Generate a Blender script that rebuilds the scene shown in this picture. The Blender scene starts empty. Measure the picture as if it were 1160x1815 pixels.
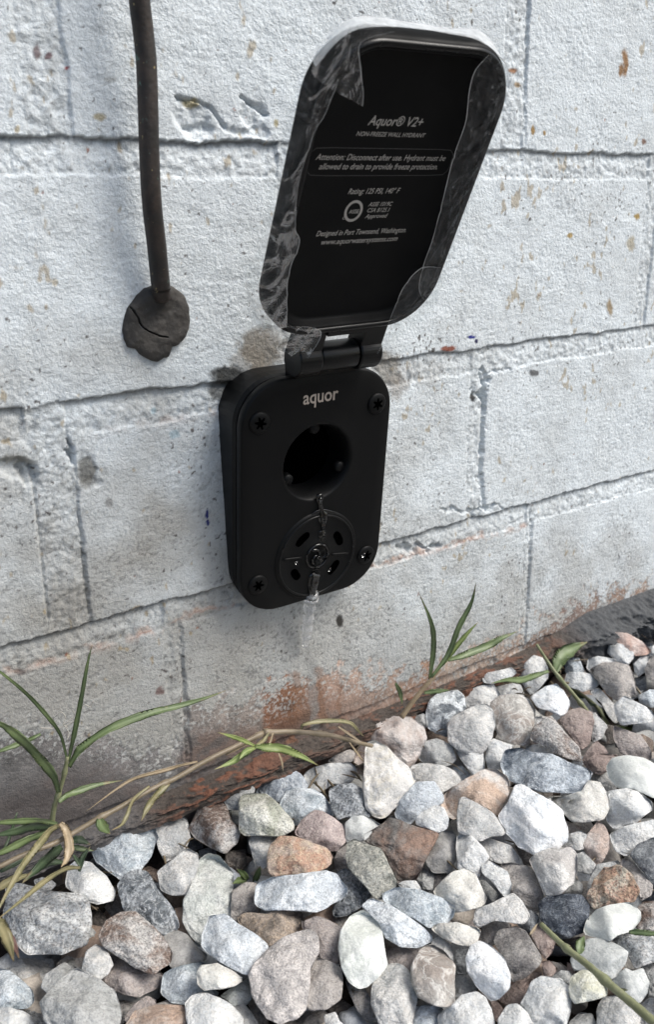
import bpy, bmesh, math, random
import numpy as np
from mathutils import Matrix, Vector
random.seed(7)
SC = bpy.context.scene
COL = SC.collection
# ------------------------------------------------------------------ camera
YAW, PITCH, ROLL, FPX = .5727, .3424, -.0200, 1485.5
CAM = np.array([-.2259, -.36, .1792])
def cam_axes():
    f = np.array([math.sin(YAW)*math.cos(PITCH), math.cos(YAW)*math.cos(PITCH), -math.sin(PITCH)])
    r = np.array([math.cos(YAW), -math.sin(YAW), 0.]); u = np.cross(r, f)
    c, s = math.cos(ROLL), math.sin(ROLL)
    return np.array([c*r+s*u, -s*r+c*u, f])
AX = cam_axes()
cd = bpy.data.cameras.new('camera'); cam = bpy.data.objects.new('camera', cd); COL.objects.link(cam)
cd.sensor_fit = 'VERTICAL'; cd.sensor_height = 24; cd.lens = 24*FPX/1815
cd.clip_start = .01; cd.clip_end = 100
cd.dof.use_dof = True; cd.dof.focus_distance = .41; cd.dof.aperture_fstop = 10.0
m = Matrix.Identity(4)
for i in range(3):
    m[i][0] = AX[0][i]; m[i][1] = AX[1][i]; m[i][2] = -AX[2][i]; m[i][3] = CAM[i]
cam.matrix_world = m
SC.camera = cam
# ------------------------------------------------------------------ light
W = bpy.data.worlds.new('World'); SC.world = W; W.use_nodes = True
nt = W.node_tree
sky = nt.nodes.new('ShaderNodeTexSky'); sky.sky_type = 'NISHITA'; sky.sun_disc = False
SUN_EL, SUN_AZ = math.radians(52), math.radians(132)      # azimuth measured from +y towards +x
sky.sun_elevation = SUN_EL; sky.sun_rotation = SUN_AZ
sky.air_density = 1.0; sky.dust_density = 4.0; sky.ozone_density = 1.0
bg = nt.nodes['Background']; bg.inputs['Strength'].default_value = .12
tint = nt.nodes.new('ShaderNodeMix'); tint.data_type = 'RGBA'; tint.blend_type = 'MULTIPLY'; tint.inputs[0].default_value = 1
tint.inputs[7].default_value = (.95, .98, .965, 1); nt.links.new(sky.outputs[0], tint.inputs[6]); nt.links.new(tint.outputs[2], bg.inputs['Color'])
ld = bpy.data.lights.new('sun', 'SUN'); ld.energy = 1.75; ld.angle = math.radians(28); ld.color = (1, .985, .95)
sun = bpy.data.objects.new('sun', ld); COL.objects.link(sun)
sd = Vector((math.sin(SUN_AZ)*math.cos(SUN_EL), math.cos(SUN_AZ)*math.cos(SUN_EL), math.sin(SUN_EL)))
sun.rotation_euler = (-sd).to_track_quat('-Z', 'Y').to_euler(); sun.location = sd*3
SC.view_settings.view_transform = 'Standard'; SC.view_settings.look = 'None'
SC.view_settings.gamma = 1; SC.view_settings.exposure = EXPOSURE = .55
SC.render.engine = 'CYCLES'

# ------------------------------------------------------------------ projection helpers (photo pixels 1160x1815)
def rays(px):
    px = np.atleast_2d(np.asarray(px, float))
    return np.c_[(px[:, 0]-580)/FPX, -(px[:, 1]-907.5)/FPX, np.ones(len(px))] @ AX
def proj(P):
    q = (np.asarray(P, float)-CAM) @ AX.T
    return np.stack([580+FPX*q[..., 0]/q[..., 2], 907.5-FPX*q[..., 1]/q[..., 2]], -1)
def on_y(px, y=0.):
    d = rays(px); y = np.broadcast_to(np.asarray(y, float), (len(d),))
    return CAM+d*((y-CAM[1])/d[:, 1])[:, None]
# ------------------------------------------------------------------ noise
_rs = np.random.RandomState(3)
PERM = _rs.permutation(256); PERM = np.r_[PERM, PERM, PERM]
GR = _rs.normal(size=(256, 3)); GR /= np.linalg.norm(GR, axis=1)[:, None]
def perlin(P):
    P = np.asarray(P, float); i = np.floor(P).astype(np.int64); f = P-i; i &= 255
    u = f*f*f*(f*(f*6-15)+10); out = 0
    for dx in (0, 1):
        for dy in (0, 1):
            for dz in (0, 1):
                h = PERM[PERM[PERM[i[:, 0]+dx]+i[:, 1]+dy]+i[:, 2]+dz]
                g = GR[h]; d = f-np.array([dx, dy, dz])
                w = (u[:, 0] if dx else 1-u[:, 0])*(u[:, 1] if dy else 1-u[:, 1])*(u[:, 2] if dz else 1-u[:, 2])
                out = out+w*(g*d).sum(1)
    return out*1.5
def fbm(P, o=3, g=.5):
    s = 0; a = 1; P = np.asarray(P, float)
    for k in range(o):
        s = s+a*perlin(P*2**k+k*17.3); a *= g
    return s
def n2(X, Z, s, o=2, k=0.):
    return fbm(np.stack([X.ravel()*s, Z.ravel()*s, np.full(X.size, k+.37)], 1), o).reshape(X.shape)
def sst(a, b, x):
    t = np.clip((x-a)/(b-a), 0, 1); return t*t*(3-2*t)
# ------------------------------------------------------------------ object helpers
def setp(o, label=None, cat=None, group=None, kind=None):
    if label: o['label'] = label
    if cat: o['category'] = cat
    if group: o['group'] = group
    if kind: o['kind'] = kind
    return o
def empty(name, loc):
    o = bpy.data.objects.new(name, None); COL.objects.link(o); o.location = loc; o.empty_display_size = .01
    return o
def rootloc(o):
    v = np.zeros(3)
    while o is not None:
        v = v+np.array(o.location); o = o.parent
    return v
def mesh(name, V, F, mat, parent=None, smooth=True, origin=None, col=None):
    """world-space verts -> ONE mesh object, optionally child of parent"""
    V = np.asarray(V, float)
    if parent is not None: off = rootloc(parent)
    elif origin is not None: off = np.asarray(origin, float)
    else: off = np.zeros(3)
    me = bpy.data.meshes.new(name)
    if isinstance(F, np.ndarray):
        n = len(F); k = F.shape[1]
        me.vertices.add(len(V)); me.vertices.foreach_set('co', (V-off).astype(np.float32).ravel())
        me.loops.add(n*k); me.loops.foreach_set('vertex_index', F.astype(np.int32).ravel())
        me.polygons.add(n); me.polygons.foreach_set('loop_start', np.arange(0, n*k, k, dtype=np.int32))
        me.update(calc_edges=True)
    else:
        me.from_pydata([tuple(v) for v in (V-off)], [], [tuple(int(i) for i in f) for f in F]); me.update()
    if smooth: me.polygons.foreach_set('use_smooth', [True]*len(me.polygons))
    if col is not None:
        a = me.color_attributes.new('Col', 'FLOAT_COLOR', 'POINT')
        a.data.foreach_set('color', np.c_[col, np.ones(len(col))].astype(np.float32).ravel())
    me.materials.append(mat)
    o = bpy.data.objects.new(name, me); COL.objects.link(o)
    if parent is not None: o.parent = parent
    elif origin is not None: o.location = off
    return o
def loft(rings, close_start=False, close_end=False):
    """rings: list of (N,3) closed loops"""
    N = len(rings[0]); V = np.concatenate(rings); F = []
    for k in range(len(rings)-1):
        for i in range(N):
            j = (i+1) % N
            F.append((k*N+i, k*N+j, (k+1)*N+j, (k+1)*N+i))
    if close_start: F.append(tuple(range(N))[::-1])
    if close_end: F.append(tuple((len(rings)-1)*N+i for i in range(N)))
    return V, F
def tube(P, R, n=10, squash=None):
    P = np.asarray(P, float); R = np.broadcast_to(np.asarray(R, float), (len(P),))
    rings = []; up = np.array([0, 0, 1.])
    for i in range(len(P)):
        t = P[min(i+1, len(P)-1)]-P[max(i-1, 0)]; t /= np.linalg.norm(t)+1e-12
        a = np.cross(t, up if abs(t[2]) < .9 else [1, 0, 0]); a /= np.linalg.norm(a); b = np.cross(t, a)
        th = np.linspace(0, 2*math.pi, n, endpoint=False)[:, None]
        rings.append(P[i]+R[i]*(np.cos(th)*a+np.sin(th)*b))
    return loft(rings, True, True)
def spline(P, n=8):
    P = np.asarray(P, float); Q = np.vstack([2*P[0]-P[1], P, 2*P[-1]-P[-2]]); out = []
    for i in range(1, len(Q)-2):
        for t in np.linspace(0, 1, n, endpoint=False):
            a, b, c, d = Q[i-1:i+3]
            out.append(.5*((2*b)+(-a+c)*t+(2*a-5*b+4*c-d)*t*t+(-a+3*b-3*c+d)*t**3))
    out.append(P[-1]); return np.array(out)
def join(parts):
    V = []; F = []; o = 0
    for v, f in parts:
        V.append(np.asarray(v)); F += [tuple(i+o for i in q) for q in f]; o += len(v)
    return np.concatenate(V), F
def box(c, s, Rm=None):
    v = np.array([[x, y, z] for x in (-.5, .5) for y in (-.5, .5) for z in (-.5, .5)])*s
    if Rm is not None: v = v @ np.asarray(Rm).T
    return v+c, [(0, 1, 3, 2), (4, 6, 7, 5), (0, 4, 5, 1), (2, 3, 7, 6), (0, 2, 6, 4), (1, 5, 7, 3)]
# ------------------------------------------------------------------ materials
def mat(name):
    m = bpy.data.materials.new(name); m.use_nodes = True
    nt = m.node_tree; b = nt.nodes['Principled BSDF']
    return m, nt, b
def nd(nt, t, **kw):
    n = nt.nodes.new(t)
    for k, v in kw.items():
        if k.startswith('_'): setattr(n, k[1:], v)
        else:
            k2 = int(k[1:]) if k[0] == 'i' and k[1:].isdigit() else k
            n.inputs[k2].default_value = v
    return n
def lk(nt, a, b): nt.links.new(a, b)
def mixc(nt, fac, a, b, mode='MIX'):
    n = nt.nodes.new('ShaderNodeMix'); n.data_type = 'RGBA'; n.blend_type = mode
    for s, v in ((0, fac), (6, a), (7, b)):
        if hasattr(v, 'is_linked'): nt.links.new(v, n.inputs[s])
        else: n.inputs[s].default_value = (v if s == 0 else (tuple(v)+(1,) if len(v) == 3 else v))
    return n.outputs[2]
def ramp(nt, src, stops):
    n = nt.nodes.new('ShaderNodeValToRGB'); nt.links.new(src, n.inputs[0])
    e = n.color_ramp.elements
    while len(e) < len(stops): e.new(.5)
    for i, (p, c) in enumerate(stops):
        e[i].position = p; e[i].color = (c, c, c, 1) if not hasattr(c, '__len__') else tuple(c)+(1,)
    return n.outputs[0]
def coords(nt, rnd=True):
    tc = nt.nodes.new('ShaderNodeTexCoord')
    if not rnd: return tc.outputs['Object']
    oi = nt.nodes.new('ShaderNodeObjectInfo')
    mu = nd(nt, 'ShaderNodeMath', _operation='MULTIPLY', i1=37.); lk(nt, oi.outputs['Random'], mu.inputs[0])
    ad = nd(nt, 'ShaderNodeVectorMath', _operation='ADD'); lk(nt, tc.outputs['Object'], ad.inputs[0]); lk(nt, mu.outputs[0], ad.inputs[1])
    return ad.outputs[0]
def noise(nt, vec, scale, detail=2, rough=.5, dist=0.):
    n = nd(nt, 'ShaderNodeTexNoise', Scale=scale, Detail=detail, Roughness=rough, Distortion=dist)
    lk(nt, vec, n.inputs['Vector']); return n.outputs[0]
def bump(nt, b, h, dist, strength=1., prev=None):
    n = nd(nt, 'ShaderNodeBump', Strength=strength, Distance=dist); lk(nt, h, n.inputs['Height'])
    if prev is not None: lk(nt, prev, n.inputs['Normal'])
    lk(nt, n.outputs[0], b.inputs['Normal']); return n.outputs[0]

def stone_mat(key, A, B, C, patch=70, lo=.42, hi=.58, speck=.35, vein=.5, rough=.62, fine=1100, bumpy=1.):
    def ds(c):
        g = sum(c)/3; k = 1.12 if g > .44 else (1.07 if g > .24 else 1.0); return tuple(min((g+(x-g)*.70)*k, .84) for x in c)
    A, B, C = ds(A), ds(B), ds(C)
    m, nt, b = mat('stone_'+key); v = coords(nt)
    n1 = noise(nt, v, patch, 5, .62, .6)
    c = mixc(nt, ramp(nt, n1, [(lo, 0), (hi, 1)]), A, B)
    nv = noise(nt, v, patch*1.7, 3, .6, 1.4)                 # veins: thin bands where the noise crosses .5
    vb = ramp(nt, nv, [(.455, 0), (.495, vein), (.505, vein), (.545, 0)])
    c = mixc(nt, vb, c, C)
    ns = noise(nt, v, fine, 2, .7)
    speck = speck*.95+.02
    dk = ramp(nt, ns, [(.36, 1-speck), (.5, 1), (.66, 1+speck*.5)])
    c = mixc(nt, 1., c, dk, 'MULTIPLY')
    ns2 = noise(nt, v, fine*.38, 3, .7, .3)
    c = mixc(nt, 1., c, ramp(nt, ns2, [(.34, 1-speck*.6), (.5, 1), (.7, 1+speck*.28)]), 'MULTIPLY')
    lk(nt, c, b.inputs['Base Color'])
    rr = ramp(nt, n1, [(.3, rough-.12), (.7, rough+.12)]); lk(nt, rr, b.inputs['Roughness'])
    p = bump(nt, b, noise(nt, v, 230, 5, .62, .2), .0026*bumpy, .85)
    bump(nt, b, ns, .0004*bumpy, .9, p)
    return m
SM = {}
def defstones():
    W_ = (.60, .61, .60); G_ = (.33, .34, .34)
    S = SM
    S['W'] = stone_mat('white', (.66, .66, .64), (.50, .52, .53), (.62, .56, .48), speck=.13, vein=.25)
    S['WX'] = stone_mat('bright_white', (.76, .77, .77), (.58, .62, .66), (.66, .64, .60), speck=.12, vein=.2)
    S['WM'] = stone_mat('milky', (.64, .655, .61), (.52, .54, .51), (.6, .57, .5), speck=.05, vein=.15, rough=.45, bumpy=.35)
    S['WT'] = stone_mat('marble_cream', (.70, .68, .64), (.52, .50, .47), (.62, .55, .38), speck=.1, vein=.4, patch=50, bumpy=.6)
    S['WG'] = stone_mat('offwhite', (.54, .53, .51), (.38, .39, .39), (.56, .50, .43), speck=.22, vein=.3)
    S['WB'] = stone_mat('blue_white', (.62, .66, .69), (.44, .49, .54), (.34, .36, .40), speck=.26, vein=.35)
    S['BG'] = stone_mat('blue_grey', (.27, .33, .38), (.52, .57, .61), (.60, .64, .66), speck=.3, vein=.5)
    S['BL'] = stone_mat('slate_blue', (.19, .23, .28), (.45, .51, .57), (.60, .64, .68), speck=.26, vein=.6, patch=55)
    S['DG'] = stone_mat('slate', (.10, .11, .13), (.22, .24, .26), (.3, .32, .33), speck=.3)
    S['NV'] = stone_mat('navy', (.028, .040, .065), (.10, .125, .165), (.34, .38, .42), speck=.35, vein=.35, patch=90, lo=.46, hi=.66)
    S['SG'] = stone_mat('granite', (.22, .24, .26), (.44, .45, .45), (.50, .44, .38), speck=.55, vein=.3, fine=800)
    S['SD'] = stone_mat('dark_granite', (.10, .12, .14), (.32, .35, .38), (.5, .52, .54), speck=.5, vein=.5, fine=750)
    S['G'] = stone_mat('grey', (.32, .33, .325), (.42, .425, .42), (.48, .47, .45), speck=.24, vein=.3)
    S['GT'] = stone_mat('grey_taupe', (.25, .245, .235), (.36, .35, .335), (.4, .38, .35), speck=.18, vein=.2, bumpy=.5)
    S['GC'] = stone_mat('cloudy_grey', (.38, .40, .39), (.54, .56, .54), (.6, .6, .58), speck=.08, vein=.35, rough=.45, bumpy=.5)
    S['GN'] = stone_mat('pale_green_grey', (.46, .49, .46), (.56, .57, .54), (.44, .46, .40), speck=.24, vein=.2)
    S['GE'] = stone_mat('pale_green_white', (.52, .55, .50), (.62, .64, .60), (.7, .71, .68), speck=.1, vein=.35, rough=.45, bumpy=.4)
    S['GM'] = stone_mat('mottled_green', (.34, .35, .27), (.60, .59, .52), (.26, .29, .18), speck=.35, vein=.3)
    S['GD'] = stone_mat('olive_grey', (.17, .18, .15), (.31, .31, .27), (.56, .52, .42), speck=.35, vein=.45, patch=60)
    S['TN'] = stone_mat('taupe', (.30, .27, .25), (.42, .38, .35), (.48, .42, .36), speck=.24, vein=.3)
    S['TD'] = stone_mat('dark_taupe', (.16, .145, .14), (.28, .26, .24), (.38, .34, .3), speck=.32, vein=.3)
    S['TP'] = stone_mat('taupe_pink', (.26, .22, .21), (.38, .325, .30), (.46, .35, .29), speck=.24, vein=.35)
    S['TL'] = stone_mat('pink_taupe_large', (.31, .285, .275), (.50, .455, .43), (.62, .56, .52), speck=.3, vein=.5, patch=60)
    S['TQ'] = stone_mat('tan_quartz', (.36, .335, .30), (.31, .255, .215), (.62, .60, .56), speck=.15, vein=.6, patch=45, bumpy=.7)
    S['TW'] = stone_mat('white_taupe', (.56, .54, .51), (.44, .41, .39), (.62, .6, .57), speck=.15, vein=.3)
    S['BR'] = stone_mat('brown', (.18, .12, .09), (.30, .22, .17), (.42, .3, .2), speck=.35)
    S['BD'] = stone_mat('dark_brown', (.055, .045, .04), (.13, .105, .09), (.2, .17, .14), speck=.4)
    S['BM'] = stone_mat('brown_mottled', (.20, .125, .09), (.42, .40, .38), (.55, .5, .45), speck=.5, vein=.4, patch=48, lo=.44, hi=.56)
    S['BK'] = stone_mat('brown_kidney', (.11, .085, .065), (.36, .28, .21), (.48, .33, .2), speck=.35, vein=.4, patch=60)
    S['BO'] = stone_mat('orange_tan', (.36, .24, .17), (.46, .38, .32), (.5, .3, .18), speck=.25)
    S['BP'] = stone_mat('pink_brown', (.25, .17, .145), (.35, .26, .225), (.45, .36, .3), speck=.2, vein=.3)
    S['BS'] = stone_mat('brown_grey_star', (.20, .185, .17), (.27, .15, .095), (.12, .095, .08), speck=.25, vein=.4, patch=38, lo=.45, hi=.6, rough=.5)
    S['CR'] = stone_mat('cream', (.60, .59, .54), (.48, .46, .42), (.56, .5, .4), speck=.14, vein=.25, bumpy=.7)
    S['CB'] = stone_mat('crumbly', (.52, .45, .34), (.40, .24, .14), (.50, .22, .14), speck=.5, vein=.6, patch=75, fine=700, bumpy=2.2, rough=.85)
    S['MO'] = stone_mat('blue_mottled', (.14, .17, .20), (.66, .70, .72), (.3, .34, .38), speck=.35, vein=.3, patch=110, lo=.45, hi=.55)
    S['OR'] = stone_mat('orange', (.44, .23, .13), (.50, .37, .28), (.6, .50, .30), speck=.3, vein=.45, patch=80)
    S['PE'] = stone_mat('peach', (.56, .52, .48), (.56, .385, .27), (.42, .25, .15), speck=.18, vein=.3, patch=45)
    S['PK'] = stone_mat('pink', (.36, .27, .255), (.46, .36, .335), (.58, .48, .42), speck=.25, vein=.4, patch=110)
    S['PW'] = stone_mat('pink_white', (.52, .47, .44), (.46, .34, .28), (.6, .56, .52), speck=.15, vein=.3, patch=45)
    S['SA'] = stone_mat('salmon', (.60, .34, .25), (.66, .52, .45), (.5, .26, .18), speck=.12, vein=.3, patch=45)
    S['YL'] = stone_mat('yellowish', (.50, .50, .37), (.62, .62, .55), (.5, .47, .28), speck=.12, vein=.35, patch=60)
defstones()

def blackplastic(name, c=.006, r=.38, spec=.4, b_=.00003):
    m, nt, b = mat(name); b.inputs['Base Color'].default_value = (c, c*1.06, c*1.15, 1)
    b.inputs['Roughness'].default_value = r; b.inputs['Specular IOR Level'].default_value = spec
    v = coords(nt, False); bump(nt, b, noise(nt, v, 2500, 2), b_, .6)
    lk(nt, ramp(nt, noise(nt, v, 60, 4), [(.35, r-.05), (.65, r+.08)]), b.inputs['Roughness'])
    return m
M_BLK = blackplastic('satin_black_coating', .0034, .45, .17)
M_HOUS = blackplastic('black_housing', .003, .42, .2)
M_LID = blackplastic('black_lid_plastic', .0042, .55, .13)
M_RIM = blackplastic('black_lid_rim', .004, .28, .3)
M_HINGE = blackplastic('black_hinge_metal', .004, .32, .3)
M_HOLE = blackplastic('black_cavity', .0004, .7, .0)
M_SLOT = blackplastic('black_slot', .0003, .7, .0)
M_WETB = blackplastic('wet_black', .002, .09, .6, .000005)
def flat(name, c, r=.6, metal=0):
    m, nt, b = mat(name); v = coords(nt, False)
    c_ = mixc(nt, ramp(nt, noise(nt, v, 900, 2), [(.3, 0), (.7, 1)]), tuple(x*.85 for x in c), c)
    lk(nt, c_, b.inputs['Base Color']); b.inputs['Roughness'].default_value = r; b.inputs['Metallic'].default_value = metal
    return m
M_INK = flat('grey_print', (.42, .40, .37)); M_INK2 = flat('faint_print_line', (.055, .055, .055))
M_LOGO = flat('pale_print', (.42, .36, .31), .5)

# film: thin clear plastic
def film_mat():
    m, nt, b = mat('clear_film'); nt.nodes.remove(b); out = nt.nodes['Material Output']; v = coords(nt, False)
    tr = nd(nt, 'ShaderNodeBsdfTransparent'); tr.inputs[0].default_value = (.95, .96, .96, 1)
    gl = nd(nt, 'ShaderNodeBsdfGlossy', Roughness=.06); gl.inputs[0].default_value = (.95, .97, 1, 1)
    df = nd(nt, 'ShaderNodeBsdfDiffuse'); df.inputs[0].default_value = (.75, .77, .78, 1)
    bp = nd(nt, 'ShaderNodeBump', Strength=.8, Distance=.0016); lk(nt, noise(nt, v, 62, 4, .5, 2.2), bp.inputs['Height'])
    lk(nt, bp.outputs[0], gl.inputs['Normal'])
    lw = nd(nt, 'ShaderNodeLayerWeight', Blend=.32); lk(nt, bp.outputs[0], lw.inputs['Normal'])
    mp = nd(nt, 'ShaderNodeMapRange', i1=0., i2=1., i3=.015, i4=.30); lk(nt, lw.outputs['Fresnel'], mp.inputs[0])
    m1 = nd(nt, 'ShaderNodeMixShader', Fac=.05); lk(nt, tr.outputs[0], m1.inputs[1]); lk(nt, df.outputs[0], m1.inputs[2])
    lk(nt, ramp(nt, noise(nt, v, 90, 4, .6, 2), [(.45, .008), (.62, .03), (.72, .10)]), m1.inputs[0])
    # fine creases scatter a little light
    cr = ramp(nt, noise(nt, v, 70, 3, .55, 2.6), [(.488, 0), (.5, .20), (.512, 0)])
    m3 = nd(nt, 'ShaderNodeMixShader'); lk(nt, cr, m3.inputs[0]); lk(nt, m1.outputs[0], m3.inputs[1]); lk(nt, df.outputs[0], m3.inputs[2]); m1 = m3
    m2 = nd(nt, 'ShaderNodeMixShader'); lk(nt, mp.outputs[0], m2.inputs[0]); lk(nt, m1.outputs[0], m2.inputs[1]); lk(nt, gl.outputs[0], m2.inputs[2])
    lk(nt, m2.outputs[0], out.inputs[0]); return m
M_FILM = film_mat()
def milky_mat():
    m, nt, b = mat('milky_film'); nt.nodes.remove(b); out = nt.nodes['Material Output']; v = coords(nt, False)
    tr = nd(nt, 'ShaderNodeBsdfTransparent'); df = nd(nt, 'ShaderNodeBsdfDiffuse'); df.inputs[0].default_value = (.7, .72, .73, 1)
    gl = nd(nt, 'ShaderNodeBsdfGlossy', Roughness=.25)
    m1 = nd(nt, 'ShaderNodeMixShader'); lk(nt, ramp(nt, noise(nt, v, 200, 4), [(.3, .35), (.7, .65)]), m1.inputs[0])
    lk(nt, tr.outputs[0], m1.inputs[1]); lk(nt, df.outputs[0], m1.inputs[2])
    m2 = nd(nt, 'ShaderNodeMixShader', Fac=.12); lk(nt, m1.outputs[0], m2.inputs[1]); lk(nt, gl.outputs[0], m2.inputs[2])
    lk(nt, m2.outputs[0], out.inputs[0]); return m
M_MILK = milky_mat()
def water_mat(tr=1.):
    m, nt, b = mat('water'); b.inputs['Base Color'].default_value = (1, 1, 1, 1); b.inputs['Roughness'].default_value = .02
    b.inputs['IOR'].default_value = 1.33; b.inputs['Transmission Weight'].default_value = tr
    v = coords(nt, False); bump(nt, b, noise(nt, v, 300, 2), .0006, .5); return m
M_WATER = water_mat()

def attr_mat(name, fine, famp, bs, bd, rough=.75, b2=None):
    m, nt, b = mat(name); v = coords(nt, False)
    at = nd(nt, 'ShaderNodeAttribute', _attribute_name='Col')
    c = mixc(nt, 1., at.outputs['Color'], ramp(nt, noise(nt, v, fine, 3, .6), [(.3, 1-famp), (.5, 1), (.7, 1+famp*.7)]), 'MULTIPLY')
    lk(nt, c, b.inputs['Base Color']); b.inputs['Roughness'].default_value = rough
    p = bump(nt, b, noise(nt, v, bs, 3, .6, .3), bd, .8)
    if b2: bump(nt, b, noise(nt, v, b2[0], 3, .7), b2[1], .8, p)
    return m
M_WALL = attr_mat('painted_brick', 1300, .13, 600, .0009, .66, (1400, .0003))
M_FOOT = attr_mat('rough_footing', 700, .3, 300, .0016, .85, (1200, .0004))
M_SOIL = attr_mat('soil', 500, .4, 220, .003, .95)

def leaf_mat(name, A, B, tip=None):
    m, nt, b = mat(name); v = coords(nt)
    c = mixc(nt, ramp(nt, noise(nt, v, 120, 4, .6), [(.35, 0), (.65, 1)]), A, B)
    c = mixc(nt, ramp(nt, noise(nt, v, 600, 2), [(.62, 0), (.7, .5)]), c, tuple(x*.6 for x in A) if tip is None else tip)
    at = nd(nt, 'ShaderNodeAttribute', _attribute_name='Col'); sp = nd(nt, 'ShaderNodeSeparateColor'); lk(nt, at.outputs['Color'], sp.inputs[0])
    nz = noise(nt, v, 200, 3); ad = nd(nt, 'ShaderNodeMath', _operation='MULTIPLY_ADD', i1=.5); lk(nt, nz, ad.inputs[0]); lk(nt, sp.outputs[0], ad.inputs[2])
    c = mixc(nt, ramp(nt, ad.outputs[0], [(0, 0), (1.0, 0)] if 'litter' in name else [(.93, 0), (1.0, .85)]), c, (.20, .15, .08))
    c = mixc(nt, ramp(nt, sp.outputs[1], [(.55, 0), (.95, .45)]), c, tuple(min(1, x*1.7+.03) for x in B))
    lk(nt, c, b.inputs['Base Color']); b.inputs['Roughness'].default_value = .45
    b.inputs['Subsurface Weight'].default_value = 0
    bump(nt, b, noise(nt, v, 900, 3), .0002, .6); return m
# ------------------------------------------------------------------ wall
H_, G_ = .105, .0148
COURSES = []     # (zb, zt, head joints [(x0,x1)...])
heads = {0: [(-.093, -.0835), (.161, .1685), (.424, .434), (-.357, -.346)],
         1: [(-.1455, -.1265), (.107, .1195), (.366, .377), (-.40, -.39)],
         2: [(-.018, -.006), (.249, .262), (-.29, -.28)],
         3: [(-.128, -.110), (.122, .139), (.392, .404), (-.39, -.38)]}
for k in range(-1, 19):
    zb = (k-1)*H_
    hs = heads.get(k, [(x0+(.13 if k % 2 else 0), x0+.012+(.13 if k % 2 else 0)) for x0 in (-.38, -.12, .14, .40)])
    COURSES.append((zb, zb+H_-G_, hs))
def wall_height(X, Z):
    """outward relief (m) + masks"""
    wx = n2(X, Z, 60, 3, 1.)*.0011+n2(X, Z, 260, 2, 2.)*.0006; wz = n2(X, Z, 45, 3, 3.)*.0013+n2(X, Z, 260, 2, 4.)*.0006
    x = X+wx; z = Z+wz
    k = np.floor(z/H_)                       # course index from 0 at z=0
    zl = z-k*H_
    din = zl-(H_-G_)                         # >0 inside bed joint
    hd = np.full(X.shape, -1.); hf = np.zeros(X.shape)
    hdn = np.zeros(X.shape)
    for kk in range(-2, 19):
        sel = (k == kk)
        if not sel.any(): continue
        hs = heads.get(kk+1)
        if hs is None: hs = [(x0+(.13 if kk % 2 else 0), x0+.012+(.13 if kk % 2 else 0)) for x0 in np.arange(-1.94, 3.2, .26)]
        else: hs = hs+[(a-.262*j, b-.262*j) for a, b in hs[-1:] for j in range(1, 6)]
        xs = x[sel]; best = np.full(xs.shape, -1.); fr = np.zeros(xs.shape)
        for a, b in hs:
            m1 = np.minimum(xs-a, b-xs); fr = np.where(m1 > best, np.clip((xs-a)/(b-a), 0, 1), fr); best = np.maximum(best, m1)
        hd[sel] = best; hf[sel] = fr
    bed = np.minimum(din, zl+1)              # joint top = brick bottom of next course: zl -> H_
    dtop = H_-zl                             # distance below the next course's bottom edge
    m_bed = sst(-.0005, .0006, din)*sst(0, .0006, dtop)
    m_head = sst(-.0006, .0006, hd)
    jm = np.maximum(m_bed, m_head)
    # profile in the bed: deepest right under the brick above
    soft = n2(X, Z, 30, 2, 9.)
    depth_bed = .0007+.0020*sst(.011, .001, dtop)*(.75+.5*soft)*np.where((k == 1) | (k == 0), np.interp(X, [-.05, .05], [1., .55]), .9)
    depth_head = .0003+.0009*hf**3+.0004*n2(X, Z, 80, 2, 8.)
    d = np.where(m_bed > m_head, depth_bed, depth_head)
    face = .0007*n2(X, Z, 12, 2, 5.)+.00035*n2(X, Z, 90, 2, 6.)
    st = n2(X, Z, 540, 2, 7.)*(.75+1.1*n2(X, Z, 28, 2, 13.)).clip(.25, 1.5)+.5*n2(X*.35, Z*1.3, 330, 2, 14.)      # stippled, brushed thick paint
    st2 = n2(X*.8, Z*1.2, 900, 1, 12.)
    rough = n2(X, Z, 300, 3, 11.)
    h = face+st*.00021+st2*.00010-jm*d+jm*rough*.00065
    return h, jm, st, rough, din, dtop, hd
def wall_grid():
    dx = .00062
    xs = np.arange(-.222, .352, dx); zs = np.arange(-.128, .312, dx)
    xo = np.r_[-1.8, -1.3, -.9, -.7, -.6, -.52, np.arange(-.48, -.2225, .0014)]
    xs = np.r_[xo, xs, np.arange(.3535, .5, .002), .56, .64, .74, .86, 1., 1.2, 1.5, 2., 2.6]
    zs = np.r_[-.25, -.2, -.16, -.14, zs, np.arange(.3135, .46, .0014), .48, .52, .6, .7, .82, .96, 1.1, 1.3, 1.5, 1.7]
    return np.meshgrid(xs, zs)
def poly_mask(px, py, poly):
    poly = np.asarray(poly, float); inside = np.zeros(px.shape, bool); n = len(poly); j = n-1
    for i in range(n):
        xi, yi = poly[i]; xj, yj = poly[j]
        c = ((yi > py) != (yj > py)) & (px < (xj-xi)*(py-yi)/(yj-yi+1e-9)+xi); inside ^= c; j = i
    return inside
def seg_dist(px, py, pts):
    d = np.full(px.shape, 1e9); pts = np.asarray(pts, float)
    for a, b in zip(pts[:-1], pts[1:]):
        ab = b-a; t = np.clip(((px-a[0])*ab[0]+(py-a[1])*ab[1])/(ab@ab), 0, 1)
        d = np.minimum(d, np.hypot(px-a[0]-t*ab[0], py-a[1]-t*ab[1]))
    return d
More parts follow.
